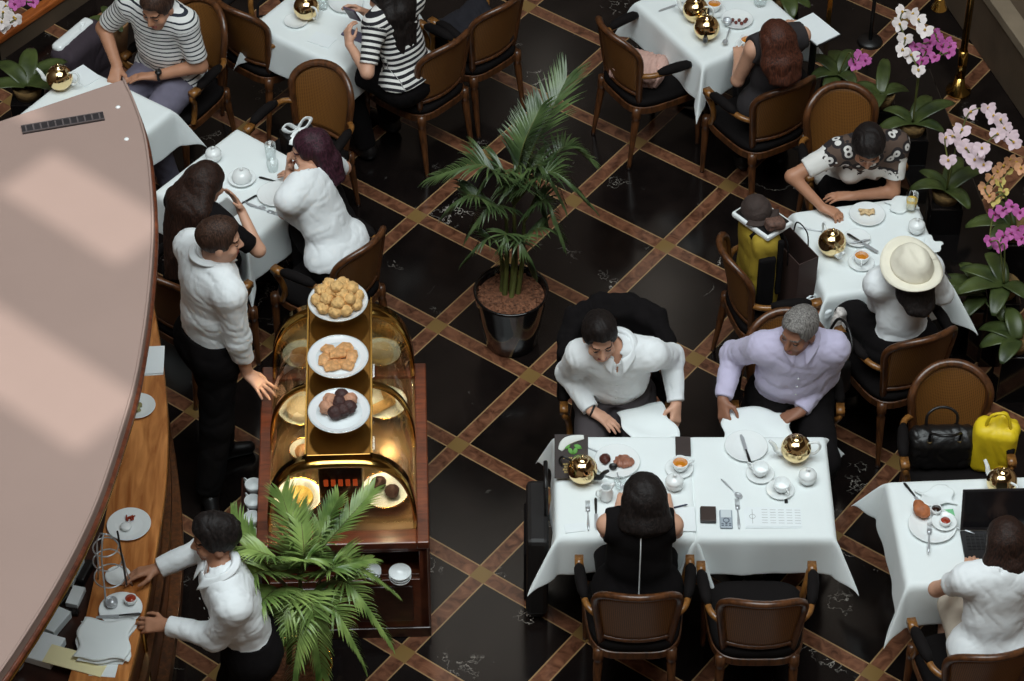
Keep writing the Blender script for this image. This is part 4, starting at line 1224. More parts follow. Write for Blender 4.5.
m = MB(); m.box((0, 0, .035), (2*hw+.02, 2*hd+.02, .07)); m.build('plinth', M_MAHOGD, cart, smooth=False, bevel=.006)
# worktop: a frame of wood with a bronze-mirror bed
m = MB()
for x, y, sx, sy in ((-.388, 0, .06, 1.22), (.388, 0, .06, 1.22), (0, .565, .716, .09), (0, -.565, .716, .09)): m.box((x, y, .695), (sx, sy, .05))
m.build('worktop', M_MAHOG, cart, smooth=False, bevel=.006)
M_BED = mat('bronze_mirror', (132, 106, 74), .22, .6, var=.08, vscale=4)
m = MB(); m.box((0, 0, .685), (.716, 1.04, .03)); m.build('display_bed', M_BED, cart, smooth=False)
yb, ym, yf = .555, .035, -.475
def arch(a): # superellipse vault
    c, s = math.cos(a), math.sin(a)
    return math.copysign(abs(c)**.62, c)*.352, .72+.45*abs(s)**.80
def arch_pts(n=36): return [arch(PI*i/n) for i in range(n+1)]
for y, w in ((yb, .085), (ym, .03), (yf, .085)):
    m = MB()
    def fn(u, v, y=y, w=w):
        x, z = arch(PI*u); return (x, y+(v-.5)*w, z+.004)
    m.sheet(fn, 40, 1, .018)
    m.build('brass_arch', M_BRASS, cart)
for x0, x1 in ((0.0, .42), (.58, 1.0)):
    for ya, yc in ((yf+.028, ym-.012), (ym+.012, yb-.03)):
        m = MB()
        def fn(u, v, ya=ya, yc=yc, x0=x0, x1=x1):
            x, z = arch(PI*(x0+(x1-x0)*u)); return (x*.985, ya+(yc-ya)*v, (z-.72)*.985+.72)
        m.sheet(fn, 18, 2, .005); m.build('curved_glass', M_CASEGLASS, cart)
P_ = arch_pts(); 
for y in (yf, yb):
    m = MB(); n = len(P_)
    vs = [(x*.97, y-.003, (z-.72)*.97+.72) for x, z in P_]+[(x*.97, y+.003, (z-.72)*.97+.72) for x, z in P_]
    fs = [tuple(range(n)), tuple(range(2*n-1, n-1, -1))]+[(i, n+i, n+i+1, i+1) for i in range(n-1)]+[(0, n-1, 2*n-1, n)]
    m.add(vs, fs); m.build('end_glass', M_CASEGLASS, cart, smooth=False)
# raised brass plinth along the ridge
m = MB(); m.box((0, (yf+yb)/2, 1.195), (.305, yb-yf+.02, .05)); m.build('ridge_box', mat('antique_brass', (158, 118, 60), .13, .95, var=.1, vscale=12), cart, smooth=False, bevel=.004)
m = MB()
for x in (-.156, .156): m.box((x, (yf+yb)/2, 1.20), (.008, yb-yf+.03, .072))
m.build('ridge_rail', M_BRASS, cart, smooth=False)
m = MB(); m.box((0, yf+.16, .96), (.21, .26, .40)); m.build('inner_column', M_MAHOGD, cart, smooth=False, bevel=.006)
M_GLOW = mat('red_lamp', (220, 60, 30), .3, var=0)
b_ = M_GLOW.node_tree.nodes['Principled BSDF']; b_.inputs['Emission Color'].default_value = (1, .16, .04, 1); b_.inputs['Emission Strength'].default_value = .35
m = MB()
for i in range(5): m.box((-.07+.035*i, yf+.026, .985), (.022, .006, .045))
m.build('heater_lamp', M_GLOW, cart, smooth=False, bevel=.003)
m = MB(); m.box((0, yf+.026, .83), (.12, .012, .10)); m.box((0, yf+.02, .90), (.19, .02, .018)); m.build('brass_plate', M_BRASS, cart, smooth=False, bevel=.003)
m = MB(); m.box((-hw-.055, -.22, .438), (.11, .56, .02)); m.box((-hw-.112, -.22, .458), (.008, .56, .06)); m.build('side_shelf', M_MAHOGD, cart, smooth=False, bevel=.003)
# glass stands with pastries on the ridge
M_SERV = mat('frosted_glass_dish', (226, 228, 230), .18, var=0, coat=.4)
def serving(label, p):
    t = thing('serving_dish', label, 'dish', p)
    m = MB(); m.lathe([(0, .004), (.055, .003), (.06, 0), (.055, .008), (.016, .016), (.014, .05), (.03, .062), (.10, .068), (.142, .086), (.149, .092), (.148, .096), (.138, .092), (.098, .076), (0, .074)], 40)
    m.build('dish', M_SERV, t)
    m = MB(); m.tube([(.146*math.cos(2*PI*i/40), .146*math.sin(2*PI*i/40), .095) for i in range(40)], .0045, 6, closed=True); m.build('rim', M_GLASS, t)
    m = MB(); m.lathe([(.125, .0785), (.125, .081), (0, .081)], 32); m.build('paper_doily', M_PAPER, t)
    return t
zr = 1.2205
ps = [W(338, 301, zr+.09), W(338, 357, zr+.09), W(339, 411, zr+.09)]
names = ('frosted glass dish heaped with round scones, farthest on the cart', 'frosted glass dish of golden puff pastries, middle of the cart ridge', 'frosted glass dish of dark muffins, nearest on the cart ridge')
for n_, p in zip(names, ps): serving(n_, V(p[0], p[1], zr))
M_SCONE = mat('scone_crust', (214, 172, 112), .75, var=.35, vscale=40, bump=.5, bscale=90)
M_PUFF = mat('puff_pastry', (212, 158, 104), .6, var=.35, vscale=45, bump=.5, bscale=90)
M_MUFD = mat('dark_muffin', (66, 42, 40), .6, var=.3, vscale=45, bump=.5, bscale=90)
M_MUFL = mat('pale_muffin', (190, 140, 112), .6, var=.3, vscale=45, bump=.5, bscale=90)
def lump(name, r, mt, seed, flat_=.8, h=.005):
    s = SDF(V(-r, -r, -r)*1.5, V(r, r, r)*1.5, h); s.ell((0, 0, 0), (r, r, r*flat_), None, .01); s.ell((0, 0, r*.25), (r*.8, r*.85, r*.75), None, .02)
    s.wrinkle(.006, 62, seed); v, f = s.mesh(1); v[:, 2] -= v[:, 2].min(); return mk(name, v, f, mt)
sc_ = lump('scone', .029, M_SCONE, 3); first = True
g_ = 'scones heaped on the farthest dish'; lb_ = 'round golden scone heaped on the farthest glass dish'
spots = []
for r_, n_, z_ in ((.098, 10, .083), (.052, 6, .083), (.075, 7, .118), (.028, 3, .128), (0.0, 1, .160)):
    for i in range(n_):
        a_ = 2*PI*i/n_+r_*40; spots.append((r_*math.cos(a_)+rs.uniform(-.006, .006), r_*math.sin(a_)+rs.uniform(-.006, .006), z_))
for x, y, z in spots:
    o = sc_ if first else dup(sc_); first = False
    o.location = (ps[0][0]+x, ps[0][1]+y, zr+z); o.rotation_euler = (0, 0, rs.uniform(0, 6)); o.scale = (1, 1, 1)
    tag(o, lb_, 'scone', g_)
def puff():
    s = SDF(V(-.07, -.05, -.05), V(.07, .05, .05), .0045)
    for i in range(5):
        x = -.030+.015*i; s.cone(V(x, -.014, .006-.003*abs(i-2)), V(x, .014, .006-.003*abs(i-2)), .017-.0028*abs(i-2), None, .003)
    s.wrinkle(.002, 90, 4); v, f = s.mesh(1); v[:, 2] -= v[:, 2].min(); return mk('puff_pastry', v, f, M_PUFF)
pf = puff(); first = True
for i, (x, y, z, r_) in enumerate(((-.062, -.02, .082, 1.3), (-.025, -.068, .082, .3), (.04, -.058, .082, -.4), (.066, .0, .082, 1.5), (0, -.005, .104, .2), (-.045, .04, .082, -.7), (.03, .055, .082, .4), (-.01, -.01, .082, 1.2))):
    o = pf if first else dup(pf); first = False
    o.location = (ps[1][0]+x, ps[1][1]+y, zr+z); o.rotation_euler = (0, 0, r_); tag(o, 'golden ridged puff pastry piled on the middle glass dish', 'pastry', 'puff pastries on the middle dish')
md = lump('muffin', .030, M_MUFD, 5, .9); ml = lump('muffin', .030, M_MUFL, 6, .9); fd = fl = True
for x, y, dark in ((-.06, .0, 0), (-.045, .048, 0), (-.015, -.035, 1), (.0, .03, 1), (.05, .0, 1), (.052, .05, 0), (.012, .075, 1), (.02, -.02, 1)):
    if dark: o = md if fd else dup(md); fd = False
    else: o = ml if fl else dup(ml); fl = False
    o.location = (ps[2][0]+x, ps[2][1]+y, zr+.082); o.rotation_euler = (0, 0, rs.uniform(0, 6))
    tag(o, 'dark chocolate muffin on the nearest glass dish' if dark else 'pale muffin among dark ones on the nearest glass dish', 'muffin', 'dark muffins on the nearest dish' if dark else 'pale muffins on the nearest dish')
# plates on the mirror bed behind the glass
M_TART = mat('custard', (236, 204, 110), .35, var=.08); M_TARTB = mat('baked_tart', (204, 150, 96), .5, var=.2, vscale=30)
M_ROLL = mat('sponge_roll', (206, 164, 108), .6, var=.25, vscale=40, bump=.3)
zb = .7005
def inner(label, px, py, r, top, key):
    p = W(px, py, zb+.05); loc = cw(*(rotz(-CR)@(V(p[0], p[1], 0)-V(CX, CY, 0))))
    t = thing('cake_plate', label, 'plate', (loc[0], loc[1], zb))
    m = MB(); m.lathe([(0, .004), (r*.5, .003), (r*.55, 0), (r*.6, .01), (r, .045), (r+.003, .05), (r*.98, .052), (r*.6, .018), (0, .016)], 40); m.build('plate', M_PORC, t)
    m = MB(); m.tube([(r*math.cos(2*PI*i/40), r*math.sin(2*PI*i/40), .051) for i in range(40)], .004, 6, closed=True); m.build('gilt_rim', M_BRASS, t)
    return loc, t
for lb, px, py, r, kind in (('porcelain plate with a flat tart, back of the case beside the waiter', 302, 354, .105, 'tart'), ('porcelain plate with a cream cake, middle of the case beside the waiter', 301, 408, .12, 'cake'),
                            ('porcelain plate with a ring cake, third from the back in the case', 304, 449, .075, 'tart'), ('porcelain plate with a sponge, back of the case beside the palm', 381, 352, .105, 'cake'),
                            ('porcelain plate with two sponge rolls inside the glass case', 384, 402, .12, 'roll'), ('porcelain plate with a yellow custard tart behind the front glass', 298, 496, .12, 'custard'),
                            ('porcelain plate with two dark buns behind the front glass', 385, 490, .12, 'bun')):
    loc, tpl = inner(lb, px, py, r, None, kind)
    z0 = zb+.019
    if kind in ('tart', 'cake', 'custard'):
        h_ = {'tart': .022, 'cake': .045, 'custard': .03}[kind]; rr = r*.62
        m = MB(); m.lathe([(0, 0), (rr*.95, 0), (rr, h_*.8), (rr*.97, h_), (rr*.9, h_*.85), (0, h_*.85)], 36)
        o = m.build('tart' if kind != 'cake' else 'cream_cake', {'tart': M_TARTB, 'cake': mat('whipped_cream', (232, 214, 184), .6, var=.04), 'custard': M_TART}[kind], loc=(loc[0], loc[1], z0))
        tag(o, {'tart': 'flat baked tart on the '+('farthest' if py < 400 else 'small third')+' plate beside the waiter', 'cake': 'cream cake on the '+('middle plate beside the waiter' if px < 340 else 'far plate beside the palm'), 'custard': 'yellow custard tart behind the front glass'}[kind], 'cake')
    elif kind == 'roll':
        for k_, (x, y, a_) in enumerate(((.02, .04, 1.9), (-.02, -.035, .6))):
            m = MB(); d_ = V(math.cos(a_), math.sin(a_), 0)*.05; m.tube([-d_*1.1, -d_, d_, d_*1.1], [.015, .025, .025, .015], 14)
            tag(m.build('sponge_roll', M_ROLL, loc=(loc[0]+x, loc[1]+y, z0+.033)), ['golden sponge roll farther back on the plate in the case', 'golden sponge roll nearer the front on the plate in the case'][k_], 'cake')
    else:
        for k_, (x, y) in enumerate(((-.03, .045), (.035, -.01))):
            o = dup(md, (loc[0]+x, loc[1]+y, z0), 0); o.name = 'bun'; tag(o, ['dark round bun at the back of the front glass plate', 'dark round bun at the side of the front glass plate'][k_], 'bun', None)
            if 'group' in o: del o['group']
# crockery in the open bay and on the side shelf
def bowl_stack(px, py, z, n, lbl, rr=.055):
    p = W(px, py, z)
    for i in range(n):
        m = MB(); m.lathe([(0, .003), (rr*.4, 0), (rr*.5, .004), (rr*.9, .03), (rr, .045), (rr*.97, .046), (rr*.85, .03), (rr*.4, .01), (0, .009)], 28)
        tag(m.build('bowl', M_PORC, loc=(p[0], p[1], .451+.017*i)), lbl[i], 'bowl', 'white bowls in the open bay of the cart')
order = ('lowest', 'second lowest', 'topmost')
bowl_stack(400, 573, .52, 3, [f'{o} white bowl of the stack in the cart corner bay' for o in order])
bowl_stack(372, 569, .52, 2, [f'{o} white bowl behind the palm in the cart bay' for o in ('lower', 'upper')], .045)
p0 = cw(-hw-.045, -.22, .451)
for i in range(5):
    q = cw(-hw-.056, -.22-.22+.110*i, .449)
    cup('small white cup in the row on the side shelf of the cart', q, PI/2+.2*i, group='cups along the cart side shelf', liquid=None)

# ---------------------------------------------------------------- tables with their cloths
D = lambda a: V(math.cos(R(a)), math.sin(R(a)), 0)
table((.552, -1.762), 0, 'square dining table under the woman in black', 'white tablecloth at the woman in black with open menu', .665, .24, 1)
table((1.222, -1.762), 0, 'square dining table in front of the man in lilac', 'white tablecloth at the man in lilac, beside the empty chair', .665, .24, 2)
table((1.906, -.03), R(11), 'square dining table by the white hat', 'white tablecloth under the gold teapot by the white hat', .66, .26, 3)
table((2.235, -2.045), R(3), 'dining table with the laptop', 'white tablecloth under the black laptop', .66, .27, 4, wide=.74)
table((-1.47, .455), R(-38), 'square dining table beside the woman with purple hair', 'white tablecloth between the two women beside the waiter', .665, .27, 5)
table((-2.37, 1.0), R(-35), 'square dining table of the man in stripes', 'white tablecloth partly under the canopy corner', .67, .25, 6)
table((-1.03, 1.91), R(-36), 'square dining table of the woman in stripes', 'white tablecloth under one gold teapot near the top edge', .67, .25, 7)
table((1.19, 1.95), R(33), 'square dining table of the auburn haired woman', 'white tablecloth under two gold teapots', .68, .25, 8)

# ---------------------------------------------------------------- chairs
chair('cane armchair holding the woman in black, seen from behind', 90, loc=V(.59, -2.335, 0))
chair('empty cane armchair facing the lilac man across the table', 90, loc=V(1.175, -2.375, 0))
c3, c3l = chair('armchair under a black jacket behind the man in white', -90, loc=V(.53, -1.02, 0))
c4, c4l = chair('cane armchair behind the man in lilac', -92, loc=V(1.40, -1.02, 0))
c5, c5l = chair('round backed cane armchair behind the person in floral top', -79, top=(838, 84))
c6, c6l = chair('cane armchair loaded with yellow backpack and paper bag', 16, top=(722, 250))
c7, c7l = chair('cane armchair behind the woman in white hat', 113, top=(932, 338))
c8, c8l = chair('cane armchair holding a yellow bag and a black handbag', -88, top=(951, 362))
c9, c9l = chair('cane armchair behind the woman typing on the laptop', 98, top=(998, 657))
c10, c10l = chair('cane armchair with a pink bag lying on its seat', 33, top=(606, 30))
c11, c11l = chair('cane armchair behind the auburn haired woman', 120, top=(795, 86))
c12, c12l = chair('empty round backed cane armchair with a ribboned bag on it', 240, top=(330, 64))
c13, c13l = chair('cane armchair behind the woman in striped top', 136, top=(455, 42))
c14, c14l = chair('dark cane armchair between striped woman and tall palm', 134, top=(508, 4))
c15, c15l = chair('cane armchair behind the man in striped tee', 232, loc=V(-1.92, 1.59, 0))
c16, c16l = chair('armchair with cream bag beside the striped man', 52, top=(228, 8))
c17, c17l = chair('armchair of the woman with long dark hair', 52, loc=V(-1.70, -.22, 0))
c18, c18l = chair('cane armchair behind the woman with purple hair', 142, top=(372, 243))

# ---------------------------------------------------------------- people
SEAT = .49
def at(px, py, z): return W(px, py, z)
person('man in white shirt sitting with his back to a jacket-draped chair, looking down', (.52, -1.04, .638), -90, lean=.32, k=1.0, headpos=at(600, 336, 1.26), look=(.12, .22, .05),
       rh=at(592, 411, .76), lh=at(676, 404, .75), rpole=(.45, -.5, -1), lpole=(-.45, -.4, -1), rhand=dict(dir=(.8, -.55, -.15), n=(-.15, -.1, -1), curl=.25), lhand=dict(dir=(-.05, -.75, -.6), n=(-.6, .4, -.5), curl=.45),
       skin=M_SKIN1, top='white_shirt', topcol=M_WSHIRT, bottom=M_GREYCL, hair=hair_short(.013, .082, .004, .02), haircol=M_HBLACK, shoes=M_BLACKLEA, seed=3, girth=1.0, wrinkle=.0065)
person('grey haired man in lilac shirt looking aside', (1.42, -1.04, .638), -90, lean=.24, k=1.02, headpos=at(799, 330, 1.26), look=(-.65, .12, -.05),
       rh=at(723, 400, .78), lh=at(800, 412, .74), rpole=(.5, -.5, -1), lpole=(-.4, -.7, -1), rhand=dict(dir=(.05, -.75, -.6), n=(.6, .35, -.5), curl=.4), lhand=dict(dir=(-.8, -.35, -.1), n=(-.1, -.2, -1), curl=.6),
       skin=M_SKIN3, top='lilac_shirt', topcol=M_LILAC, bottom=M_BLACKCL, hair=hair_short(.010, .086, .003, .0), haircol=M_HGREY, shoes=M_BLACKLEA, seed=8, girth=1.12, wrinkle=.0065)
PB = person('woman in black sleeveless top seen from behind with black bob', (.60, -2.34, .64), 90, lean=.06, k=.95, fem=True, headpos=at(644, 501, 1.20), look=(.05, .35, 0), headscale=1.04,
       rh=at(668, 507, .79), lh=at(620, 507, .80), rpole=(.3, -.3, -1), lpole=(-.3, -.3, -1), rhand=dict(dir=(-.2, 1, .0), curl=.6), lhand=dict(dir=(.3, 1, .0), curl=.4),
       skin=M_SKIN1, top='sleeveless_top', sleeve=0, topcol=M_BLACKCL, bottom=M_BLACKCL, hair=hair_long(.12, .082, .0, vol=.024, thick=.05), haircol=M_HBLACK, shoes=M_BLACKLEA, seed=5, collar=False, wrinkle=.003, shoulder=1.0, girth=1.12)
m = MB()
zp = [PB.hip+PB.axis*t_-PB.sf*d_-PB.base for t_, d_ in ((.02, .135), (.12, .128), (.25, .125), (.36, .130), (.43, .118), (.47, .095))]
m.tube(bez(zp, 5), .006, 6, .6); m.build('zip', M_PORC, PB.root)
m = MB(); q_ = PB.hip-PB.base; m.tube(bez([q_+PB.srt*.14+PB.axis*.10+PB.sf*.02, q_+PB.srt*.165+PB.axis*.06-PB.sf*.02, q_+PB.srt*.17+PB.axis*.0-PB.sf*.05], 5), .014, 8, .5); m.build('pink_trim', mat('pink_trim', (214, 110, 170), .7, var=.05), PB.root)
person('woman in white ruffled top typing on a laptop', (2.245, -2.71, .64), 92, lean=.17, k=.94, fem=True, headpos=at(1006, 543, 1.20), look=(.05, .35, 0),
       rh=at(1022, 575, .81), lh=at(969, 573, .81), rpole=(.5, -.3, -.9), lpole=(-.95, -.2, -.35), rhand=dict(dir=(-.1, 1, .0), curl=.45), lhand=dict(dir=(.25, 1, .02), curl=.4),
       skin=M_SKIN1, top='white_top', sleeve=.27, topcol=M_WSHIRT, bottom=mat('beige_skirt', (196, 184, 168), .9, var=.03), bottomlen=.5, hair=hair_long(.11, .08, .0, vol=.02, thick=.05), haircol=M_HDBROWN, shoes=M_BLACKLEA, seed=6, collar=False, wrinkle=.005, hem=.02)
PH = person('woman in white shirt wearing a wide white hat', (2.02, -.66, .64), 113, lean=.12, k=.94, fem=True, headpos=at(908, 270, 1.17), look=(.0, .2, 0),
       rh=at(938, 283, .72), lh=at(879, 292, .72), rpole=(.25, -.6, -1), lpole=(-.25, -.6, -1), skin=M_SKIN1, top='white_shirt', topcol=M_WSHIRT, bottom=M_BLACKCL,
       hair=hair_long(.17, .065, .07, vol=.012, thick=.042), haircol=M_HBLACK, shoes=M_BLACKLEA, seed=7, wrinkle=.006)
person('person in floral tee bending over a plate, picking food', (1.86, .70, .64), -79, lean=.60, k=.97, fem=True, headpos=at(868, 146, 1.12), look=(-.25, .55, 0), shoulder=1.06,
       rh=at(823, 208, .79), lh=at(852, 196, .78), rpole=(1, 0, -.2), lpole=(-1, .1, -.2), rhand=dict(dir=(.75, -.45, 0), curl=.7), lhand=dict(dir=(-1, .0, 0), curl=.3),
       skin=M_SKIN2, top='floral_tee', sleeve=.36, topcol=floral('floral_jersey'), bottom=M_BLACKCL, hair=hair_short(.016, .075, .004, .01, -.09), haircol=M_HBLACK, shoes=M_BLACKLEA, seed=9, collar=False)
person('auburn haired woman in dark sleeveless top reaching for tea', (1.47, 1.27, .64), 120, lean=-.02, k=.95, fem=True, headpos=at(776, 42, 1.20), look=(-.1, .25, 0), twist=-.1,
       lh=at(738, 58, .80), rh=at(797, 30, .79), lpole=(-.6, -.7, -.6), rpole=(.3, -.5, -1), lhand=dict(dir=(.1, 1, .05), curl=.35), rhand=dict(dir=(-.3, 1, 0), curl=.4),
       skin=M_SKIN1, top='sleeveless_top', sleeve=0, topcol=mat('charcoal_cloth', (46, 42, 44), .9, var=.1), bottom=M_BLACKCL, hair=hair_long(.185, .078, .05, vol=.02, thick=.047), haircol=M_HAUBURN, shoes=M_BLACKLEA, seed=11, collar=False, wrinkle=.003, legturn=-.5)
person('woman in black and white striped top holding a phone', at(410, 80, .64), 138, lean=.26, k=.95, fem=True, headpos=at(384, -5, 1.16), look=(.1, .35, 0),
       lh=at(349, 44, .92), rh=at(366, 13, .92), lpole=(-.7, .1, -.9), rpole=(.6, 0, -.8), lhand=dict(dir=(-.1, .5, .6), n=(.6, .6, 0), curl=.6), rhand=dict(dir=(-.6, .2, .3), n=(-.4, -.5, -.4), curl=.5),
       skin=M_SKIN1, top='striped_top', sleeve=.42, topcol=stripes('bold_stripes', (232, 230, 226), (26, 24, 30), .034, .5), bottom=M_BLACKCL, hair=hair_long(.34, .085, .07, vol=.016, thick=.05), haircol=M_HBLACK, shoes=M_BLACKLEA, seed=12, collar=False, wrinkle=.004, hem=.05)
person('man in thin striped tee with dark wristwatch', (-1.95, 1.53, .64), 240, lean=.14, k=1.05, headpos=at(158, 6, 1.24), look=(.05, .3, 0),
       rh=at(117, 66, .80), lh=at(156, 76, .78), rpole=(.9, -.2, -.4), lpole=(-.9, -.5, -.5), rhand=dict(dir=(-.15, -.8, -.5), curl=.3), lhand=dict(dir=(-1, .05, -.05), curl=.25, n=(0, -.3, -1)),
       skin=M_SKIN2, top='striped_tee', sleeve=.42, topcol=stripes('thin_stripes', (226, 226, 224), (36, 40, 52), .030, .30), bottom=M_NAVYGREY, hair=hair_short(.011, .078), haircol=M_HBROWN, shoes=M_BLACKLEA, seed=13, collar=False, wrinkle=.004)
person('woman with long dark hair in black, hand raised to her head', (-1.67, -.19, .64), 52, lean=.14, k=.95, fem=True, headpos=at(206, 184, 1.20), look=(-.1, .3, 0),
       rh=at(241, 210, 1.02), lh=at(190, 185, .80), rpole=(.8, .4, -.9), lpole=(-.8, -.2, -.4), rhand=dict(dir=(-.35, .2, .85), n=(-.6, -.3, .2), curl=.2, spread=.25), lhand=dict(dir=(.3, .8, 0), curl=.3),
       skin=M_SKIN1, top='black_top', sleeve=.40, topcol=M_BLACKCL, bottom=M_BLACKCL, hair=hair_long(.50, .10, .15, vol=.018, thick=.06), haircol=M_HDBROWN, shoes=M_BLACKLEA, seed=14, collar=False, wrinkle=.004, legturn=.5)
person('woman with purple hair in white blouse resting chin on hand', (-.93, .02, .64), 146, lean=.42, k=.97, fem=True, headpos=at(311, 150, 1.17), look=(.62, .15, 0), shoulder=1.05,
       lh=at(290, 168, .99), rh=at(303, 176, .80), lpole=(-.5, .3, -1), rpole=(.9, -.2, -.5), lhand=dict(dir=(-.05, .05, 1), n=(.9, .0, .3), curl=.9), rhand=dict(dir=(-.7, .3, 0), curl=.3),
       skin=M_SKIN1, top='white_blouse', sleeve=.40, topcol=M_WSHIRT, bottom=M_BLACKCL, hair=hair_long(.20, .06, .06, vol=.012, thick=.045), haircol=M_HPURPLE, shoes=M_BLACKLEA, seed=15, collar=False, wrinkle=.005, hem=.02, legturn=-.6)
person('waiter in white shirt standing with a hand on the cart', (-1.53, -.98, .955), 32, lean=.10, k=1.05, headpos=at(219, 240, 1.66), look=(-.4, .1, 0), twist=.0,
       rh=at(250, 387, .79), lh=at(238, 330, .95), rpole=(.4, -.8, -.4), lpole=(-.6, -.6, -.2), rhand=dict(dir=(.75, -.55, -.35), curl=.12, spread=.3), lhand=dict(curl=.5),
       legs=(at(209, 492, .09), at(222, 447, .09), (.2, 1, 0), (-.1, 1, 0), (V(.2, -1, 0), V(1, .3, 0))),
       skin=M_SKIN1, top='white_shirt', topcol=M_WSHIRT, bottom=M_BLACKCL, hair=hair_short(.010, .082, .002, .0, -.07), haircol=M_HBROWN, shoes=M_BLACKLEA, seed=16, hem=.05, girth=1.03, shoulder=1.14, wrinkle=.0065)
person('waiter in white shirt leaning over the bar with both hands on plates', (-1.20, -2.87, .92), 196, lean=.20, k=1.0, headpos=at(216, 538, 1.56), look=(-.2, .08, 0), twist=.05,
       rh=at(157, 569, 1.11), lh=at(166, 625, 1.10), rpole=(.6, -.5, -.5), lpole=(-.5, -.5, -.7), rhand=dict(dir=(-1, -.15, -.1), n=(.2, -.3, -1), curl=.3), lhand=dict(dir=(-1, .05, -.05), n=(0, .5, -.8), curl=.55),
       legs=(at(232, 735, .09), at(238, 765, .09), (.1, 1, 0), (-.1, 1, 0), (V(-1, .1, 0), V(-1, -.2, 0))),
       skin=M_SKIN2, top='white_shirt', topcol=M_WSHIRT, bottom=M_BLACKCL, hair=hair_short(.014, .080, .005, .015), haircol=M_HBLACK, shoes=M_BLACKLEA, seed=17, hem=.0, wrinkle=.0065)

m = MB(); bw = at(592, 411, .76); bd = nrm(bw-at(566, 400, .80)); e1 = nrm(np.cross(bd, V(0, 0, 1))); e2 = np.cross(bd, e1)
m.tube([e1*.033*math.cos(a*PI/10)+e2*.033*math.sin(a*PI/10) for a in range(20)], .0055, 6, closed=True)
tag(m.build('bracelet', M_BLACKPL, loc=bw), 'thin black bracelet on the wrist of the man in white', 'bracelet')
# hat worn by the woman: it can be lifted off
hp, HM, hs = PH.head+V(0, -.012, .02), axrot(PH.HM[:, 0], .42)@PH.HM, PH.hs
M_HAT = mat('ivory_straw', (232, 226, 208), .8, var=.03, bump=.25, bscale=220)
s = SDF(hp-V(.24, .24, .22), hp+V(.24, .24, .26), .005)
HH = lambda x, y, z: hp+HM@(V(x, y, z)*hs)
s.ell(HH(0, -.015, .075), (.094, .110, .095), HM, .02)
s.cone(HH(0, -.015, .052), HH(0, -.015, .058), .105, None, .03, (HM[:, 2], .25))
s.cone_take(HH(0, .05, .195), HH(0, -.08, .18), .032, .022, .02)
for q in (-1, 1): s.ell_take(HH(.085*q, .07, .15), (.034, .045, .04), HM, .02)
v, f = s.mesh(1)
rel = (v-hp)@HM
r_ = np.hypot(rel[:, 0], rel[:, 1]+.015)
t_ = thing('sun_hat', 'wide ivory hat worn by the woman in white', 'hat', (hp[0], hp[1], hp[2]))
mk('crown', v-hp, f, M_HAT, t_)
m = MB()
def brim(u, v_):
    a = 2*PI*u; rr = .088+.085*v_
    x, y = rr*math.cos(a)*.97, rr*math.sin(a)*1.06-.015
    z = .048+.022*v_*v_*math.cos(2*a)*-1+.004*v_
    return HH(x, y, z)-hp
m.sheet(brim, 48, 5, .006); m.build('brim', M_HAT, t_)

# ---------------------------------------------------------------- jacket over the chair of the man in white
def over_chair(name, label, cat, loc, face, mt, w=.27, ztop=.985, zb=.42, seed=1):
    Q = rotz(R(face)-PI/2); L_ = np.asarray(loc, float)
    s = SDF(L_+V(-.42, -.55, zb-.1), L_+V(.42, .42, ztop+.1), .0075)
    pts = [(-w, -.15, ztop-.12), (-w*.8, -.25, ztop-.03), (-w*.3, -.315, ztop), (w*.3, -.315, ztop), (w*.8, -.25, ztop-.03), (w, -.15, ztop-.12)]
    P_ = [L_+Q@V(*p) for p in pts]
    for a, b in zip(P_[:-1], P_[1:]):
        s.cone(a, b, .032, None, .02)
        for dz in (.0,): 
            n = 6
            for i in range(n+1):
                p = a+(b-a)*i/n; out = Q@V(0, -.035, 0)
                s.cone(p, V(p[0], p[1], zb)+out, .026, .032, .02)
                q2 = p+Q@V(0, .055, 0); s.cone(p, q2-V(0, 0, .03), .026, None, .02); s.cone(q2-V(0, 0, .03), V(q2[0], q2[1], .60), .024, .02, .02)
    s.wrinkle(.010, 17, seed, (1, 1, .4)); v, f = s.mesh(1)
    o = mk(name, v-L_, f, mt, loc=L_); tag(o, label, cat); return o
over_chair('jacket', 'black jacket draped over the chair behind the man in white', 'jacket', c3l, -90, M_BLACKCL, seed=3)
s = SDF(V(-.3, -.3, -.05), V(.3, .3, .3), .007); s.box((0, 0, .06), (.19, .17, .07), None, .06, .01); s.cone((-.15, .05, .1), (.12, .12, .12), .06, .05, .04); s.wrinkle(.014, 14, 5); s.cut((0, 0, 0), (0, 0, -1)); v, f = s.mesh(1)
tag(mk('coat', v, f, mat('navy_cloth', (24, 23, 30), .9, var=.1), loc=V(c14l[0], c14l[1], .498), rz=.6), 'dark navy coat bundled on the chair near the tall palm', 'coat')

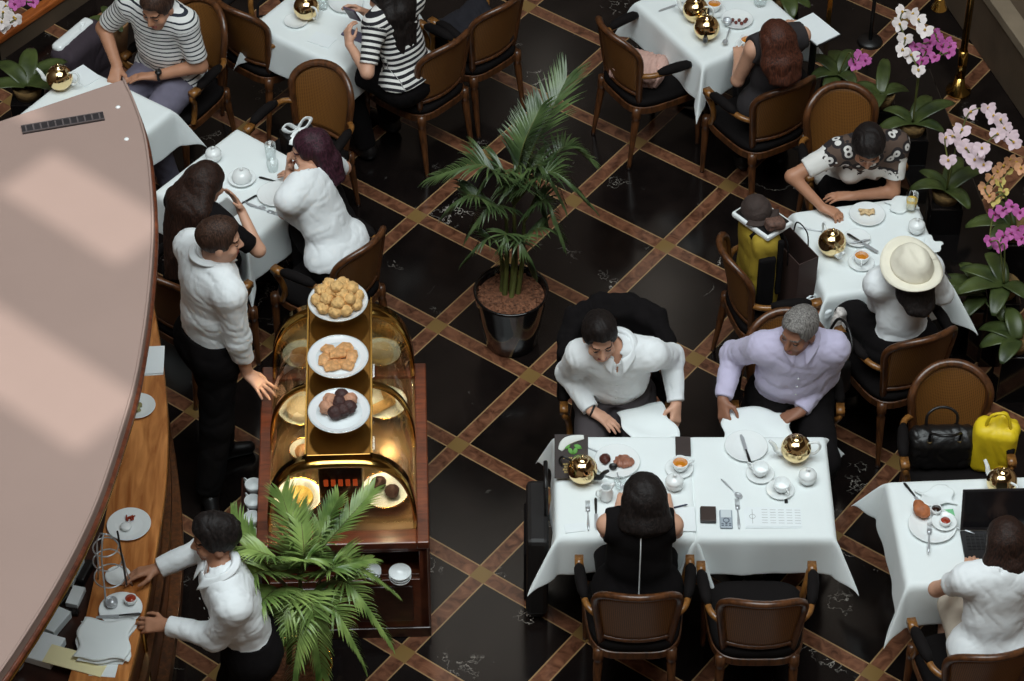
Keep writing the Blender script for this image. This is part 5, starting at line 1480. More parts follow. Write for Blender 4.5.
# ---------------------------------------------------------------- main table: the pair in the middle
def T(px, py, dz=0.0): return W(px, py, TT+dz)
t = thing('menu_stand', 'dark tea menu card standing at the table corner', 'menu', T(571, 468), .0); TILT = axrot((1, 0, 0), R(42))
m = MB(); Rm = axrot((1, 0, 0), -R(18)); m.box((0, 0, .012), (.165, .215, .012), None); m.box((0, .02, -.05), (.12, .008, .13), axrot((1, 0, 0), -R(42)) @ axrot((1, 0, 0), R(20))); m.build('menu_board', mat('menu_brown', (52, 42, 40), .5, var=.04), t, smooth=False, bevel=.002)
M_MG = mat('menu_green', (96, 156, 72), .6, var=.1); M_MW = mat('menu_white', (222, 226, 222), .6, var=0); M_MGD = mat('menu_gold', (176, 152, 92), .6, var=.3, vscale=200)
m = MB(); q = bez([(-.055, .030, .0195), (-.03, .068, .0195), (.01, .085, .0195), (.062, .094, .0195)], 6); m.tube(q, [.010+.012*math.sin(PI*(i/(len(q)-1))**.8) for i in range(len(q))], 8, .08, up=(0, 0, 1)); m.build('white_leaf', M_MW, t)
m = MB()
for a_, x, y in ((1.1, -.005, .028), (1.9, .02, .028), (.5, .03, .048), (2.5, -.02, .05)):
    d_ = V(math.cos(a_), -math.sin(a_)*.8, 0)*.032; m.tube([V(x, y, .0195)+d_*k_ for k_ in (-.6, -.2, .3, .8)], [.002, .011, .011, .002], 8, .08, up=(0, 0, 1))
m.build('green_leaves', M_MG, t)
m = MB()
for i in range(9): m.box((-.036+.009*i, -.008, .0192), (.006, .008, .0015))
for r_ in range(4):
    for i in range(7-r_ % 2): m.box((-.036+.012*i+(r_ % 2)*.006, -.038-.013*r_, .0192), (.010, .009, .0015))
m.build('gold_lettering', M_MGD, t, smooth=False)
for ch in t.children: ch.rotation_euler = (R(42), 0, 0); ch.location = (0, .0, .084)
teapot('gold teapot with black handle and spout beside the brown menu', T(582, 480), -.35, dark=True)
teapot('gold teapot with white handle and spout before the lilac man', T(795, 459), PI-.1, dark=False)
plate('white plate with dark and brown cake pieces near the white shirt man', T(617, 463), r=.112)
m = MB(); s = SDF(V(-.07, -.06, -.01), V(.07, .06, .04), .004); s.ell((0, 0, .006), (.048, .04, .016), None, .01); s.wrinkle(.006, 60, 3); s.cut((0, 0, 0), (0, 0, -1)); v, f = s.mesh(1)
tag(mk('sauced_cake', v, f, mat('caramel_cake', (146, 96, 76), .4, var=.3, vscale=40), loc=T(624, 462, .0135)), 'brown sauced cake slice on the plate by the white shirt man', 'food')
s = SDF(V(-.05, -.05, -.01), V(.05, .05, .05), .004); s.ell((0, 0, .008), (.024, .030, .020), None, .01); s.wrinkle(.005, 70, 5); s.cut((0, 0, 0), (0, 0, -1)); v, f = s.mesh(1)
tag(mk('chocolate_cake', v, f, mat('chocolate', (74, 34, 26), .4, var=.3, vscale=60), loc=T(605, 460, .0135)), 'dark chocolate cake piece on the plate by the white shirt man', 'food')
tag(MB().lathe([(0, 0), (.015, 0), (.021, .014), (.019, .015), (.016, .010), (0, .010)], 18).build('cream_pot', M_BLACKPL, loc=T(613, 468, .011)), 'tiny dark pot of cream on the cake plate', 'pot')
spoon('silver teaspoon leaning in the small glass by the cake plate', T(620, 482, .05), 1.8, s=.7)
tumbler('small clear glass dish in front of the cake plate', T(620, 487), r=.032, h=.045)
fork('silver fork beyond the brown menu', T(590, 449), -.5)
fork('silver fork to the side of the milk jug', T(588, 516), -1.57); knife('table knife with black handle beside the milk jug', T(596, 514), 1.57, dark=True)
milk_jug('white milk jug beside the black haired woman', T(606, 499), .4)
def sau(label, px, py, key='saucer', r=.068): return plate(label, T(px, py), r=r, name='saucer', h=.012)
sau('saucer of the tea cup farthest from the notepad', 679, 470); cup('white cup of golden tea beyond the sugar bowl', T(680, 469, .010), .3, liquid='tea')
sugar_bowl('white lidded sugar bowl near the black haired woman', T(674, 488))
flat('menu_folder', 'folder', 'dark brown bill folder at the seam of the tables', T(683, 447), (.075, .125, .010), -.02, mat('folder_brown', (58, 48, 46), .5, var=.05), .002)
flat('notepad', 'notepad', 'white notepad under the pen beside the black haired woman', T(682, 520), (.13, .155, .008), 0, M_PAPER, .001)
m = MB(); m.tube([(-.06, 0, .005), (.055, 0, .005), (.065, 0, .005)], [.0045, .0045, .0015], 8); tag(m.build('pen', mat('blue_black', (34, 40, 66), .3, var=0), loc=T(675, 508, .009), rz=.3), 'dark pen lying on the white notepad', 'pen')
flat('napkin_card', 'card', 'white card lying at the near corner by the fork', T(575, 528), (.10, .055, .003), .15, M_PAPER, .0)
# right half
plate('empty white plate with a knife before the lilac man', T(746, 448), r=.105)
knife('knife with dark handle lying on the empty plate', T(746, 450, .020), -1.4, dark=True)
sau('saucer of the white cup nearest the empty plate', 760, 475); cup('white cup nearest the empty plate', T(760, 474, .010), 2.6, liquid=None)
sau('saucer of the white cup beside the sugar bowl of the lilac man', 780, 491); cup('white cup beside the sugar bowl of the lilac man', T(781, 490, .010), 5.2, liquid=None)
m = MB(); m.box((0, 0, .003), (.016, .03, .006)); tag(m.build('tea_tag', M_BLACKPL, loc=T(786, 501), smooth=False), 'small dark tea tag beside the cup', 'tag')
sugar_bowl('white lidded sugar bowl below the white handled teapot', T(807, 482))
t = thing('wallet', 'dark brown wallet beside the white phone', 'wallet', T(708, 516), -.03)
m = MB(); m.box((0, 0, .006), (.078, .10, .011)); m.build('outer_fold', M_BLACKLEA, t, smooth=False, bevel=.004)
m = MB(); m.box((.001, .001, .015), (.074, .095, .008)); m.build('inner_fold', mat('wallet_brown', (58, 46, 42), .5, var=.1), t, smooth=False, bevel=.003)
t = thing('mobile_phone', 'pale grey phone beside the dark wallet', 'phone', T(726, 520), -.02)
m = MB(); m.box((0, 0, .006), (.062, .118, .011)); m.build('phone_body', mat('phone_grey', (158, 168, 178), .35, var=0), t, smooth=False, bevel=.005)
m = MB(); m.box((0, .030, .0125), (.050, .048, .001)); m.build('screen', mat('phone_screen', (206, 214, 218), .1, var=0), t, smooth=False)
m = MB(); m.tube([(.014*math.cos(a*PI/12), .014*math.sin(a*PI/12)-.012, .0125) for a in range(24)], .0022, 6, closed=True)
for x in (-.018, 0, .018):
    for y in (-.034, -.045): m.box((x, y, .0122), (.011, .006, .001))
m.build('keypad', mat('phone_keys', (92, 100, 112), .4, var=0), t)
fork('silver fork beside the pale phone', T(738, 514), -1.57); spoon('silver spoon beside the paper sheets', T(732, 490), 2.2)
for i in range(3):
    flat('document', 'paper', ['bottom printed sheet of the papers near the empty chair', 'middle printed sheet of the papers near the empty chair', 'top printed sheet of the papers near the empty chair'][i], T(772+i, 519-i, .002*i), (.265, .122, .0018), -.01*i, M_PAPER, 0, 'printed sheets near the empty chair')
m = MB()
for r_ in range(6):
    for c_ in range(5): m.box((-.045+.04*c_, .045-.017*r_, .0004), (.028, .0016, .0006))
m.tube([(-.105, .045, .0006), (-.105, -.045, .0006)], .001, 5)
m.tube([(-.105+.014*math.cos(a*PI/10), .014*math.sin(a*PI/10), .0006) for a in range(20)], .001, 5, closed=True)
tp = [o for o in C.objects if o.name.split('.')[0] == 'document'][2]
ink = m.build('printed_lines', mat('grey_ink', (150, 150, 150), .8, var=0), tp, loc=(0, 0, .0019), smooth=False)
napkin('white napkin on the lap of the man in white', at(648, 427, .715), .35, (.24, .26), 31, .012, .005)
napkin('white napkin on the lap of the man in lilac', at(757, 428, .715), -.1, (.34, .24), 32, .010, .005)

# the black wheeled case beside the table
t = thing('suitcase', 'black suitcase standing at the side of the long table', 'suitcase', (.125, -1.80, 0), 0)
m = MB(); m.box((0, 0, .33), (.11, .42, .56)); m.build('shell', mat('black_nylon', (26, 23, 23), .55, var=.1, bump=.15, bscale=200), t, smooth=False, bevel=.025)
m = MB(); m.box((-.058, 0, .30), (.016, .34, .36)); m.build('front_pocket', M_BLACKCL, t, smooth=False, bevel=.01)
m = MB()
for y in (-.09, .09): m.tube([(.04, y+.06, .6), (.04, y+.06, .80)], .007, 8)
m.tube([(.04, -.03, .80), (.04, .15, .80)], .011, 8); m.build('pull_handle', M_BLACKPL, t)
for y in (-.16, .16):
    m = MB(); m.tube([(-.03, y, .027), (.03, y, .027)], .027, 12); m.box((0, y, .04), (.05, .03, .03)); m.build('wheel', M_BLACKPL, t)

# ---------------------------------------------------------------- hat table
teapot('gold teapot with white spout before the white hat', T(831, 253), -1.2, dark=False)
plate('white plate of crumbs under the hand of the floral person', T(867, 216), r=.095)
m = MB()
for i in range(9): m.tube([(rs.uniform(-.04, .05), rs.uniform(-.02, .02), .004), (rs.uniform(-.04, .05), rs.uniform(-.02, .02), .012)], [.009, .006], 7)
tag(m.build('cake_crumbs', mat('crumb', (214, 184, 140), .7, var=.3, vscale=60), loc=T(866, 213, .015)), 'pale cake crumbs on the plate of the floral person', 'food')
plate('small white plate under a knife on the hat table', T(857, 240), r=.070); knife('knife with black handle on the small plate', T(862, 243, .018), 2.4, dark=True)
fork('fork lying on the small plate beside the teapot', T(852, 243, .018), .2)
fork('small fork behind the gold teapot on the hat table', T(816, 231), 2.9)
sau('saucer of the tea cup before the white hat', 861, 264); cup('white cup of amber tea before the white hat', T(861, 262, .010), 4.6, liquid='tea')
napkin('folded white napkin under the lemon drink', T(901, 206), .4, (.13, .11), 40, .004, .012)
tumbler('drink glass with lemon on the folded napkin', T(911, 208, .022), r=.034, h=.10, fill=mat('lemon_drink', (226, 190, 90), .1, var=.1))
sugar_bowl('white lidded bowl behind the white hat', T(916, 232))
napkin('white napkin beyond the hat brim', T(930, 248), .9, (.12, .10), 41, .010, .004)
knife('dark knife at the table edge beyond the hat', T(940, 268), -1.1, dark=True)

# ---------------------------------------------------------------- laptop table
t = thing('laptop', 'black open laptop on the white table', 'laptop', T(997, 549), .03)
m = MB(); m.box((.0, 0, .009), (.33, .215, .016)); m.build('keyboard_base', mat('laptop_black', (34, 32, 34), .35, var=.03), t, smooth=False, bevel=.004)
m = MB()
for r_ in range(5):
    for c_ in range(13): m.box((-.135+.0225*c_, .075-.021*r_, .0178), (.018, .016, .003))
m.build('keys', M_BLACKPL, t, smooth=False)
m = MB(); m.box((0, -.07, .0175), (.09, .05, .001)); m.build('touchpad', mat('touchpad', (52, 50, 52), .3, var=0), t, smooth=False)
sc = MB(); Rs = axrot((1, 0, 0), -R(18)); sc.box(V(0, .108, .017)+Rs@V(0, 0, .115), (.33, .008, .225), Rs); lid = sc.build('screen_lid', MATS['laptop_black'], t, smooth=False, bevel=.003)
sc = MB(); sc.box(V(0, .108, .017)+Rs@V(0, -.0048, .118), (.305, .001, .195), Rs); sc.build('display', mat('dark_display', (20, 19, 22), .12, var=0), lid, smooth=False)
plate('large white plate with a roll and small pots beside the laptop', T(932, 527), r=.115)
plate('small plate on the large plate beside the laptop', T(944, 523, .0145), r=.060, name='saucer', h=.012)
tp_ = W(943, 522, TT+.02)
for px, py, mt_, lb in ((936, 512, M_COFFEE, 'white pot of dark sauce beside the laptop roll'), (945, 524, M_JAM, 'white pot of red jam on the small plate by the laptop')):
    tt = thing('sauce_pot', lb, 'pot', T(px, py, .026))
    m = MB(); m.lathe([(0, 0), (.020, 0), (.027, .012), (.027, .03), (.024, .03), (.022, .01), (0, .008)], 22); m.build('pot_wall', M_PORC, tt)
    m = MB(); m.lathe([(0, .024), (.024, .024), (.024, .025), (0, .026)], 22); m.build('filling', mt_, tt)
m = MB(); s = SDF(V(-.07, -.07, -.01), V(.07, .07, .08), .005); s.ell((0, 0, .025), (.04, .032, .028), None, .01); s.ell((-.012, .03, .03), (.026, .022, .024), None, .012); s.ell((.01, -.02, .018), (.03, .022, .02), None, .01); s.wrinkle(.003, 60, 3); v, f = s.mesh(1)
tag(mk('bread_roll', v, f, mat('bread_crust', (176, 106, 66), .55, var=.3, vscale=24), loc=T(921, 513, .023)), 'brown bread roll on the plate beside the laptop', 'bread')
knife('knife with dark handle at the corner of the laptop table', T(915, 497), 2.05, dark=True)
fork('gold toned fork across the plate beside the laptop', T(929, 538, .02), -1.7)
spoon('silver spoon at the plate edge beside the laptop', T(958, 528, .016), -.5)
napkin('crumpled white napkin behind the plate by the laptop', T(936, 499), .2, (.16, .12), 44, .016, .004)
flat('green_card', 'card', 'small green printed card beside the laptop plate', T(949, 514), (.05, .055, .004), .1, mat('green_card', (120, 190, 140), .7, var=.15, vscale=120), 0)
teapot('gold teapot half hidden behind the laptop screen', T(1000, 492), PI/2+.6, dark=False)
t = thing('handbag', 'black leather handbag on the chair behind the laptop', 'handbag', (c8l[0]-.055, c8l[1]+.03, SEAT+.005), R(2))
s = SDF(V(-.22, -.12, -.03), V(.22, .12, .30), .006); s.box((0, 0, .11), (.16, .075, .105), None, .045, .01); s.cone((-.13, 0, .20), (.13, 0, .20), .035, None, .03); s.wrinkle(.006, 22, 3); s.cut((0, 0, 0), (0, 0, -1)); v, f = s.mesh(1); mk('bag_body', v, f, M_BLACKLEA, t)
for y in (-.05, .05):
    m = MB(); m.tube(bez([(-.075, y, .20), (-.075, y*1.3, .27), (-.03, y*1.9-.01, .30), (.03, y*1.9-.01, .30), (.075, y*1.3, .27), (.075, y, .20)], 6), .0075, 8); h_ = m.build('handle', M_BLACKLEA, t)
    m = MB()
    for x in (-.075, .075): m.lathe([(.013, -.006), (.016, 0), (.013, .006)], 12, (x, y*1.06, .205))
    m.build('gold_ring', M_GOLD, h_)
t = thing('tote_bag', 'bright yellow bag on the chair behind the laptop', 'bag', (c8l[0]+.205, c8l[1]+.0, SEAT+.004), R(-14))
M_YEL = mat('yellow_leather', (226, 196, 32), .5, var=.05, bump=.15, bscale=60)
s = SDF(V(-.16, -.14, -.03), V(.16, .14, .40), .006); s.box((0, 0, .13), (.085, .06, .13), None, .03, .01); s.cone((-.06, 0, .22), (.06, .01, .25), .03, None, .03); s.cone((0, 0, .24), (.02, .02, .30), .03, .02, .03); s.wrinkle(.008, 18, 6, (1, 1, .5)); s.cut((0, 0, 0), (0, 0, -1)); v, f = s.mesh(1); mk('bag_body', v, f, M_YEL, t)
m = MB(); m.tube(bez([(-.05, -.02, .24), (-.03, -.03, .34), (.03, -.02, .35), (.06, -.02, .25)], 6), .007, 8); m.build('strap', M_YEL, t); t.scale = (1.2, 1.2, 1.15)

# ---------------------------------------------------------------- chair with bags beside the hat table
q_ = c6l; F6 = D(16); S6 = V(F6[1], -F6[0], 0)
def on6(fwd, side, z=SEAT+.005): p = q_+F6*fwd+S6*side; return V(p[0], p[1], z)
t = thing('backpack', 'yellow backpack with black straps on the bag chair', 'backpack', on6(-.07, -.05), R(16)-PI/2)
s = SDF(V(-.2, -.16, -.04), V(.2, .16, .46), .006); s.box((0, 0, .19), (.13, .075, .19), None, .05, .01); s.wrinkle(.007, 16, 2, (1, 1, .6)); s.cut((0, 0, 0), (0, 0, -1)); v, f = s.mesh(1); mk('bag_body', v, f, mat('mustard_canvas', (158, 134, 40), .8, var=.08, bump=.2, bscale=160), t)
for x in (-.06, .05):
    m = MB(); m.tube(bez([(x, .082, .03), (x, .092, .2), (x, .075, .36), (x, .0, .395), (x, -.07, .36)], 6), .018, 8, .3, up=None); m.build('strap', M_BLACKCL, t)
m = MB(); m.tube([(-.10, .095, .06), (-.04, .10, .07), (0, .10, .05)], .014, 8); m.build('buckle', M_PORC, t)
m = MB(); m.box((.135, -.01, .17), (.035, .085, .27)); m.box((.13, .055, .24), (.03, .03, .28)); m.build('side_pocket', M_BLACKCL, t, smooth=False, bevel=.012)
t.scale = (1.1, 1.1, 1.36)
t = thing('camera', 'black camera with strap lying against the yellow backpack', 'camera', on6(.02, -.17), R(30))
m = MB(); m.box((0, 0, .05), (.13, .06, .085)); m.box((0, 0, .10), (.05, .05, .03)); m.build('camera_body', M_BLACKPL, t, smooth=False, bevel=.008)
m = MB(); m.tube([(0, -.03, .05), (0, -.09, .05), (0, -.10, .05)], [.034, .034, .028], 16); m.build('lens', M_BLACKPL, t)
t = thing('paper_bag', 'dark brown paper shopping bag on the bag chair', 'shopping bag', on6(.085, .0, SEAT+.004), R(16)+.25)
M_BROWNP = mat('dark_brown_paper', (62, 44, 40), .7, var=.05)
m = MB(); w_, d_, h_ = .12, .33, .40
m.box((-w_/2, 0, h_/2), (.004, d_, h_)); m.box((w_/2, 0, h_/2), (.004, d_, h_)); m.box((0, -d_/2, h_/2), (w_, .004, h_)); m.box((0, d_/2, h_/2), (w_, .004, h_)); m.box((0, 0, .002), (w_, d_, .004)); m.build('bag_body', M_BROWNP, t, smooth=False)
for x in (-w_/2-.004, w_/2+.004):
    m = MB(); m.tube(bez([(x, -.07, h_*.8), (x, -.05, h_+.07), (x, .05, h_+.07), (x, .07, h_*.8)], 6), .004, 6); m.build('handle', M_BLACKCL, t)
z9 = SEAT+.525
t = thing('tablet_case', 'white edged tablet lying on top of the yellow backpack', 'tablet', on6(-.06, -.07, z9), R(16)-PI/2+.45)
m = MB(); m.box((0, 0, .016), (.27, .19, .032)); m.build('case', M_PORC, t, smooth=False, bevel=.01)
m = MB(); m.box((0, 0, .034), (.24, .16, .006)); m.build('cover', M_BLACKPL, t, smooth=False, bevel=.003)
t = thing('knit_cap', 'dark brown rounded cap on top of the white tablet', 'cap', on6(-.08, -.11, z9+.040), R(16)-PI/2+.3)
s = SDF(V(-.14, -.14, -.03), V(.18, .14, .14), .005); s.ell((0, 0, .01), (.085, .08, .085), None, .01); s.cut((0, 0, 0), (0, 0, -1)); s.wrinkle(.003, 50, 4); v, f = s.mesh(1); mk('crown', v, f, mat('brown_knit', (58, 46, 42), .8, var=.2, vscale=30, bump=.3), t)
m = MB(); m.sheet(lambda u, v: ((.07+.05*v)*math.cos((u-.5)*2.2), (.07+.05*v)*math.sin((u-.5)*2.2), .008-.004*v), 12, 4, .005); m.build('peak', MATS['brown_knit'], t)
t = thing('pouch', 'brown patterned pouch beside the rounded cap', 'pouch', on6(-.03, .035, z9+.040), R(16))
s = SDF(V(-.08, -.08, -.02), V(.08, .08, .08), .005); s.box((0, 0, .028), (.05, .035, .028), None, .02, .01); s.wrinkle(.004, 40, 4); v, f = s.mesh(1); mk('pouch_body', v, f, mat('brown_pattern', (96, 70, 60), .7, var=.5, vscale=60), t)
t = thing('paper_wrap', 'crumpled white paper wrap with a brown bun beside the table', 'wrap', on6(.17, .27, SEAT+.01), .3)
s = SDF(V(-.15, -.15, -.05), V(.15, .15, .2), .006); s.cone((0, 0, .03), (0, .02, .12), .05, .075, .01); s.cone_take((0, .02, .12), (0, .03, .2), .06, .08); s.wrinkle(.010, 26, 5); s.cut((0, 0, 0), (0, 0, -1)); v, f = s.mesh(1); mk('paper', v, f, M_PAPER, t)
s = SDF(V(-.09, -.09, 0), V(.09, .09, .2), .006); s.ell((0, .01, .10), (.04, .03, .03)); v, f = s.mesh(1); mk('bun', v, f, MATS['bread_crust'], t)
# handbag hanging from the hat woman's chair
F7 = D(113); S7 = V(F7[1], -F7[0], 0)
p7 = c7l-S7*.34+F7*.08
t = thing('shoulder_bag', 'black shoulder bag with looping straps beside the hat woman', 'handbag', (p7[0], p7[1], .42), R(113)-PI/2)
s = SDF(V(-.14, -.2, -.03), V(.14, .2, .33), .006); s.box((0, 0, .12), (.055, .14, .12), None, .04, .01); s.wrinkle(.006, 20, 8); v, f = s.mesh(1); mk('bag_body', v, f, M_BLACKLEA, t)
for i_, y in enumerate((-.02, .02)):
    m = MB(); m.tube(bez([(y, -.10, .22), (y*2, -.12, .32), (y*3, -.02, .38), (y*3, .08, .34), (y, .10, .22)], 7), .008, 8); m.build('strap', M_BLACKLEA, t)
t = thing('scarf', 'white and dark mottled scarf hanging beside the hat woman', 'scarf', (p7[0]+.03, p7[1]+.16, .44), .2)
s = SDF(V(-.12, -.12, -.03), V(.12, .12, .36), .006); s.cone((0, 0, .03), (.02, .02, .28), .035, .028, .02); s.cone((.03, .03, .03), (.03, .03, .26), .03, .025, .02); s.wrinkle(.012, 30, 8, (1, 1, .4)); v, f = s.mesh(1); mk('cloth', v, f, mat('scarf_pattern', (196, 190, 186), .85, var=.6, vscale=30), t)

# ---------------------------------------------------------------- other tables
teapot('gold teapot on the table of the striped woman', T(307, 18), 2.2, dark=False)
sau('white saucer beside the gold teapot near the top edge', 296, 22)
plate('white plate at the top edge beside the striped woman', T(346, 4), r=.10)
tumbler('clear glass beside the gold teapot near the top edge', T(323, 8), r=.033, h=.10)
flat('card', 'card', 'white card in front of the gold teapot near the top edge', T(322, 40), (.14, .10, .003), -.5, M_PAPER, 0)
flat('mobile_phone', 'phone', 'slate phone lying under the wrist of the striped woman', T(355, 36), (.075, .15, .010), 1.0, mat('slate', (96, 92, 112), .4, var=0), .004)
t = thing('mobile_phone', 'purple grey phone held by the striped woman', 'phone', at(352, 14, .97), -.5)
m = MB(); m.box((0, 0, 0), (.075, .012, .14), axrot((1, 0, 0), .5)); m.build('phone_body', mat('phone_purple', (92, 76, 94), .35, var=0), t, smooth=False, bevel=.004)
teapot('gold teapot farther from the auburn haired woman', T(695, 20), 2.6, dark=False)
teapot('gold teapot nearer the auburn haired woman with black spout', T(706, 38), -1.7, dark=True)
sau('saucer of the tea cup beyond the two teapots', 714, 12); cup('white tea cup beyond the two gold teapots', T(714, 10, .010), 1.0, liquid='tea')
sau('saucer of the cup under the hand of the auburn haired woman', 747, 47); cup('white tea cup held by the auburn haired woman', T(747, 46, .010), 4.0, liquid='tea')
plate('white plate with dark berries beside the auburn haired woman', T(737, 21), r=.09)
by = None
for x, y in ((-.045, .0), (-.03, .02), (-.012, -.004), (.008, .018), (.02, -.012), (.04, .006), (.05, .024)):
    if by is None:
        m = MB(); m.lathe([(0, -.010), (.008, -.007), (.011, 0), (.008, .007), (0, .010)], 10); by = m.build('berry', mat('dark_berries', (108, 52, 44), .4, var=.3)); o = by
    else: o = dup(by)
    o.location = tuple(T(738, 22, .021)+V(x, y, 0)); tag(o, 'dark red berry on the plate beside the auburn haired woman', 'berry', 'berries on the plate of the auburn haired woman')
tag(MB().lathe([(0, 0), (.018, 0), (.026, .02), (.024, .035), (.02, .02), (0, .006)], 18).build('silver_strainer', M_SILVER, loc=T(727, 24, .018)), 'small silver strainer on the plate by the two teapots', 'strainer')
spoon('silver spoon on the plate by the two teapots', T(727, 37, .022), 1.3)
knife('silver knife at the far end of the two teapots', T(674, 6), .5); plate('white plate at the very top edge beyond the teapots', T(694, -3), r=.10)
tumbler('clear water glass at the corner behind the auburn woman', T(760, 4), r=.045, h=.09)
t = thing('menu_board', 'pale menu sheet held up on a dark stand by the orchids', 'menu', W(815, 29, .82), .62)
m = MB(); m.box((0, 0, 0), (.17, .24, .006)); m.build('sheet', M_PAPER, t, smooth=False)
m = MB(); m.box((0, 0, -.008), (.18, .25, .008)); m.tube([(0, 0, -.01), (0, 0, -.82)], .02, 10); m.lathe([(0, -.80), (.12, -.81), (.13, -.82), (0, -.82)], 20); m.build('stand', M_BLACKPL, t, smooth=False)
# pink handbag on the armchair
t = thing('handbag', 'pink pleated bag on the empty armchair near the top', 'handbag', (c10l[0]-.05, c10l[1]-.03, SEAT+.004), R(-20))
s = SDF(V(-.22, -.2, -.03), V(.22, .2, .2), .006); s.box((0, 0, .055), (.15, .11, .055), None, .04, .01); s.cone((-.12, .03, .09), (.12, .03, .09), .04, None, .03); s.wrinkle(.010, 24, 8, (2.4, .5, 1)); s.cut((0, 0, 0), (0, 0, -1)); v, f = s.mesh(1); mk('bag_body', v, f, mat('dusty_pink', (196, 158, 146), .7, var=.1, vscale=30), t)
m = MB(); m.tube(bez([(-.13, -.04, .10), (-.1, -.14, .12), (.1, -.14, .12), (.13, -.04, .10)], 7), .006, 8); m.build('strap', MATS['dusty_pink'], t)
# gift bag with bow on the round backed chair
t = thing('gift_bag', 'small black gift bag tied with a white bow on a chair', 'gift bag', (c12l[0]-.03, c12l[1]-.02, SEAT+.004), .5)
m = MB(); m.prism([(-.09, -.05), (.09, -.05), (.09, .05), (-.09, .05)], 0, .20); m.build('bag_body', M_BLACKLEA, t, smooth=False, bevel=.004)
m = MB()
for q in (-1, 1):
    m.tube(bez([(0, 0, .20), (q*.05, .01, .25), (q*.085, .0, .24), (q*.05, -.01, .205), (0, 0, .20)], 5), .014, 8, .35, up=(0, 1, .3))
    m.tube(bez([(0, 0, .20), (q*.05, -.04, .20), (q*.075, -.07, .17)], 5), .013, 8, .3, up=(0, 0, 1))
m.build('bow', M_PORC, t)
# table of the two women
plate('white plate under the domed dish between the two women', T(242, 180), r=.075)
t = thing('covered_dish', 'white domed dish on a plate between the two women', 'dish', T(242, 179, .0125))
m = MB(); m.lathe([(0, 0), (.052, 0), (.055, .015), (.048, .042), (.025, .058), (0, .060)], 28); m.build('dome', M_PORC, t)
m = MB(); m.lathe([(0, .082), (.008, .078), (.009, .07), (.005, .062), (.006, .058)], 12); m.build('knob', M_PORC, t)
sugar_bowl('white lidded bowl behind the long dark hair', T(214, 160))
tumbler('clear glass before the woman with purple hair', T(273, 170), r=.034, h=.06); tumbler('taller clear glass near the far corner of the two women', T(271, 158), r=.032, h=.10)
plate('empty white plate at the elbow of the purple haired woman', T(276, 196), r=.10)
fork('silver fork between the two women', T(263, 210), 2.7); spoon('silver spoon beside the fork between the two women', T(255, 206), 2.7, s=.9)
knife('knife with black handle beside the raised elbow', T(242, 204), .7, dark=True); knife('small dark knife near the clear glasses', T(276, 182), 2.8, dark=True)
t = thing('mobile_phone', 'white phone held against long dark hair', 'phone', at(230, 207, 1.03), .3)
m = MB(); m.box((0, 0, 0), (.065, .010, .135), axrot((0, 1, 0), -.6)); m.build('phone_body', M_PORC, t, smooth=False, bevel=.004)
# striped man's table and what stands about it
teapot('gold teapot at the canopy edge on the striped man table', T(61, 88), 2.9, dark=False)
flat('menu_card', 'menu', 'white card on the table corner of the striped man', T(84, 76), (.12, .16, .003), .8, M_PAPER, 0)
t = thing('watch', 'dark wristwatch on the arm of the striped man', 'watch', at(159, 75, .80))
m = MB(); ax_ = nrm(V(-1, .05, -.05)); e1 = nrm(np.cross(ax_, V(0, 0, 1))); e2 = np.cross(ax_, e1)
m.tube([e1*.031*math.cos(a*PI/10)+e2*.031*math.sin(a*PI/10) for a in range(20)], .008, 6, 1.0, closed=True); m.build('strap', M_BLACKPL, t)
m = MB(); m.lathe([(0, .012), (.019, .011), (.020, .0), (0, 0)], 16, (0, -.012, .026)); m.build('dial', M_BLACKPL, t)
t = thing('laptop_bag', 'dark grey bag with white front panel near the wooden rail', 'bag', V(*(W(84, 66, .28)[:2]), 0), 1.0)
M_DG = mat('purple_grey_cloth', (58, 48, 56), .85, var=.08, bump=.15, bscale=150)
s = SDF(V(-.26, -.16, -.03), V(.26, .16, .55), .007); s.box((0, 0, .26), (.20, .09, .25), None, .06, .01); s.wrinkle(.006, 14, 4); s.cut((0, 0, 0), (0, 0, -1)); v, f = s.mesh(1); mk('bag_body', v, f, M_DG, t)
s = SDF(V(-.26, -.2, .2), V(.26, .2, .6), .006); s.box((-.01, .045, .50), (.165, .042, .03), None, .03, .01); s.box_take((.06, .03, .535), (.03, .008, .02), axrot((0, 0, 1), .5), .006); v, f = s.mesh(1); mk('white_panel', v, f, M_PORC, t)
# cream bag on the chair beside the striped man
t = thing('cream_bag', 'cream cloth bag on the chair at the top edge', 'bag', (c16l[0]+.04, c16l[1]+.05, SEAT+.004), .6)
s = SDF(V(-.2, -.2, -.03), V(.2, .2, .3), .006); s.box((0, 0, .06), (.11, .09, .06), None, .04, .01); s.wrinkle(.012, 18, 4); s.cut((0, 0, 0), (0, 0, -1)); v, f = s.mesh(1); mk('bag_body', v, f, mat('cream_cloth', (206, 196, 180), .85, var=.1), t)
m = MB(); m.tube(bez([(-.1, 0, .14), (-.06, .05, .24), (.06, .05, .24), (.1, 0, .14)], 6), .008, 8); m.build('strap', M_BLACKCL, t)

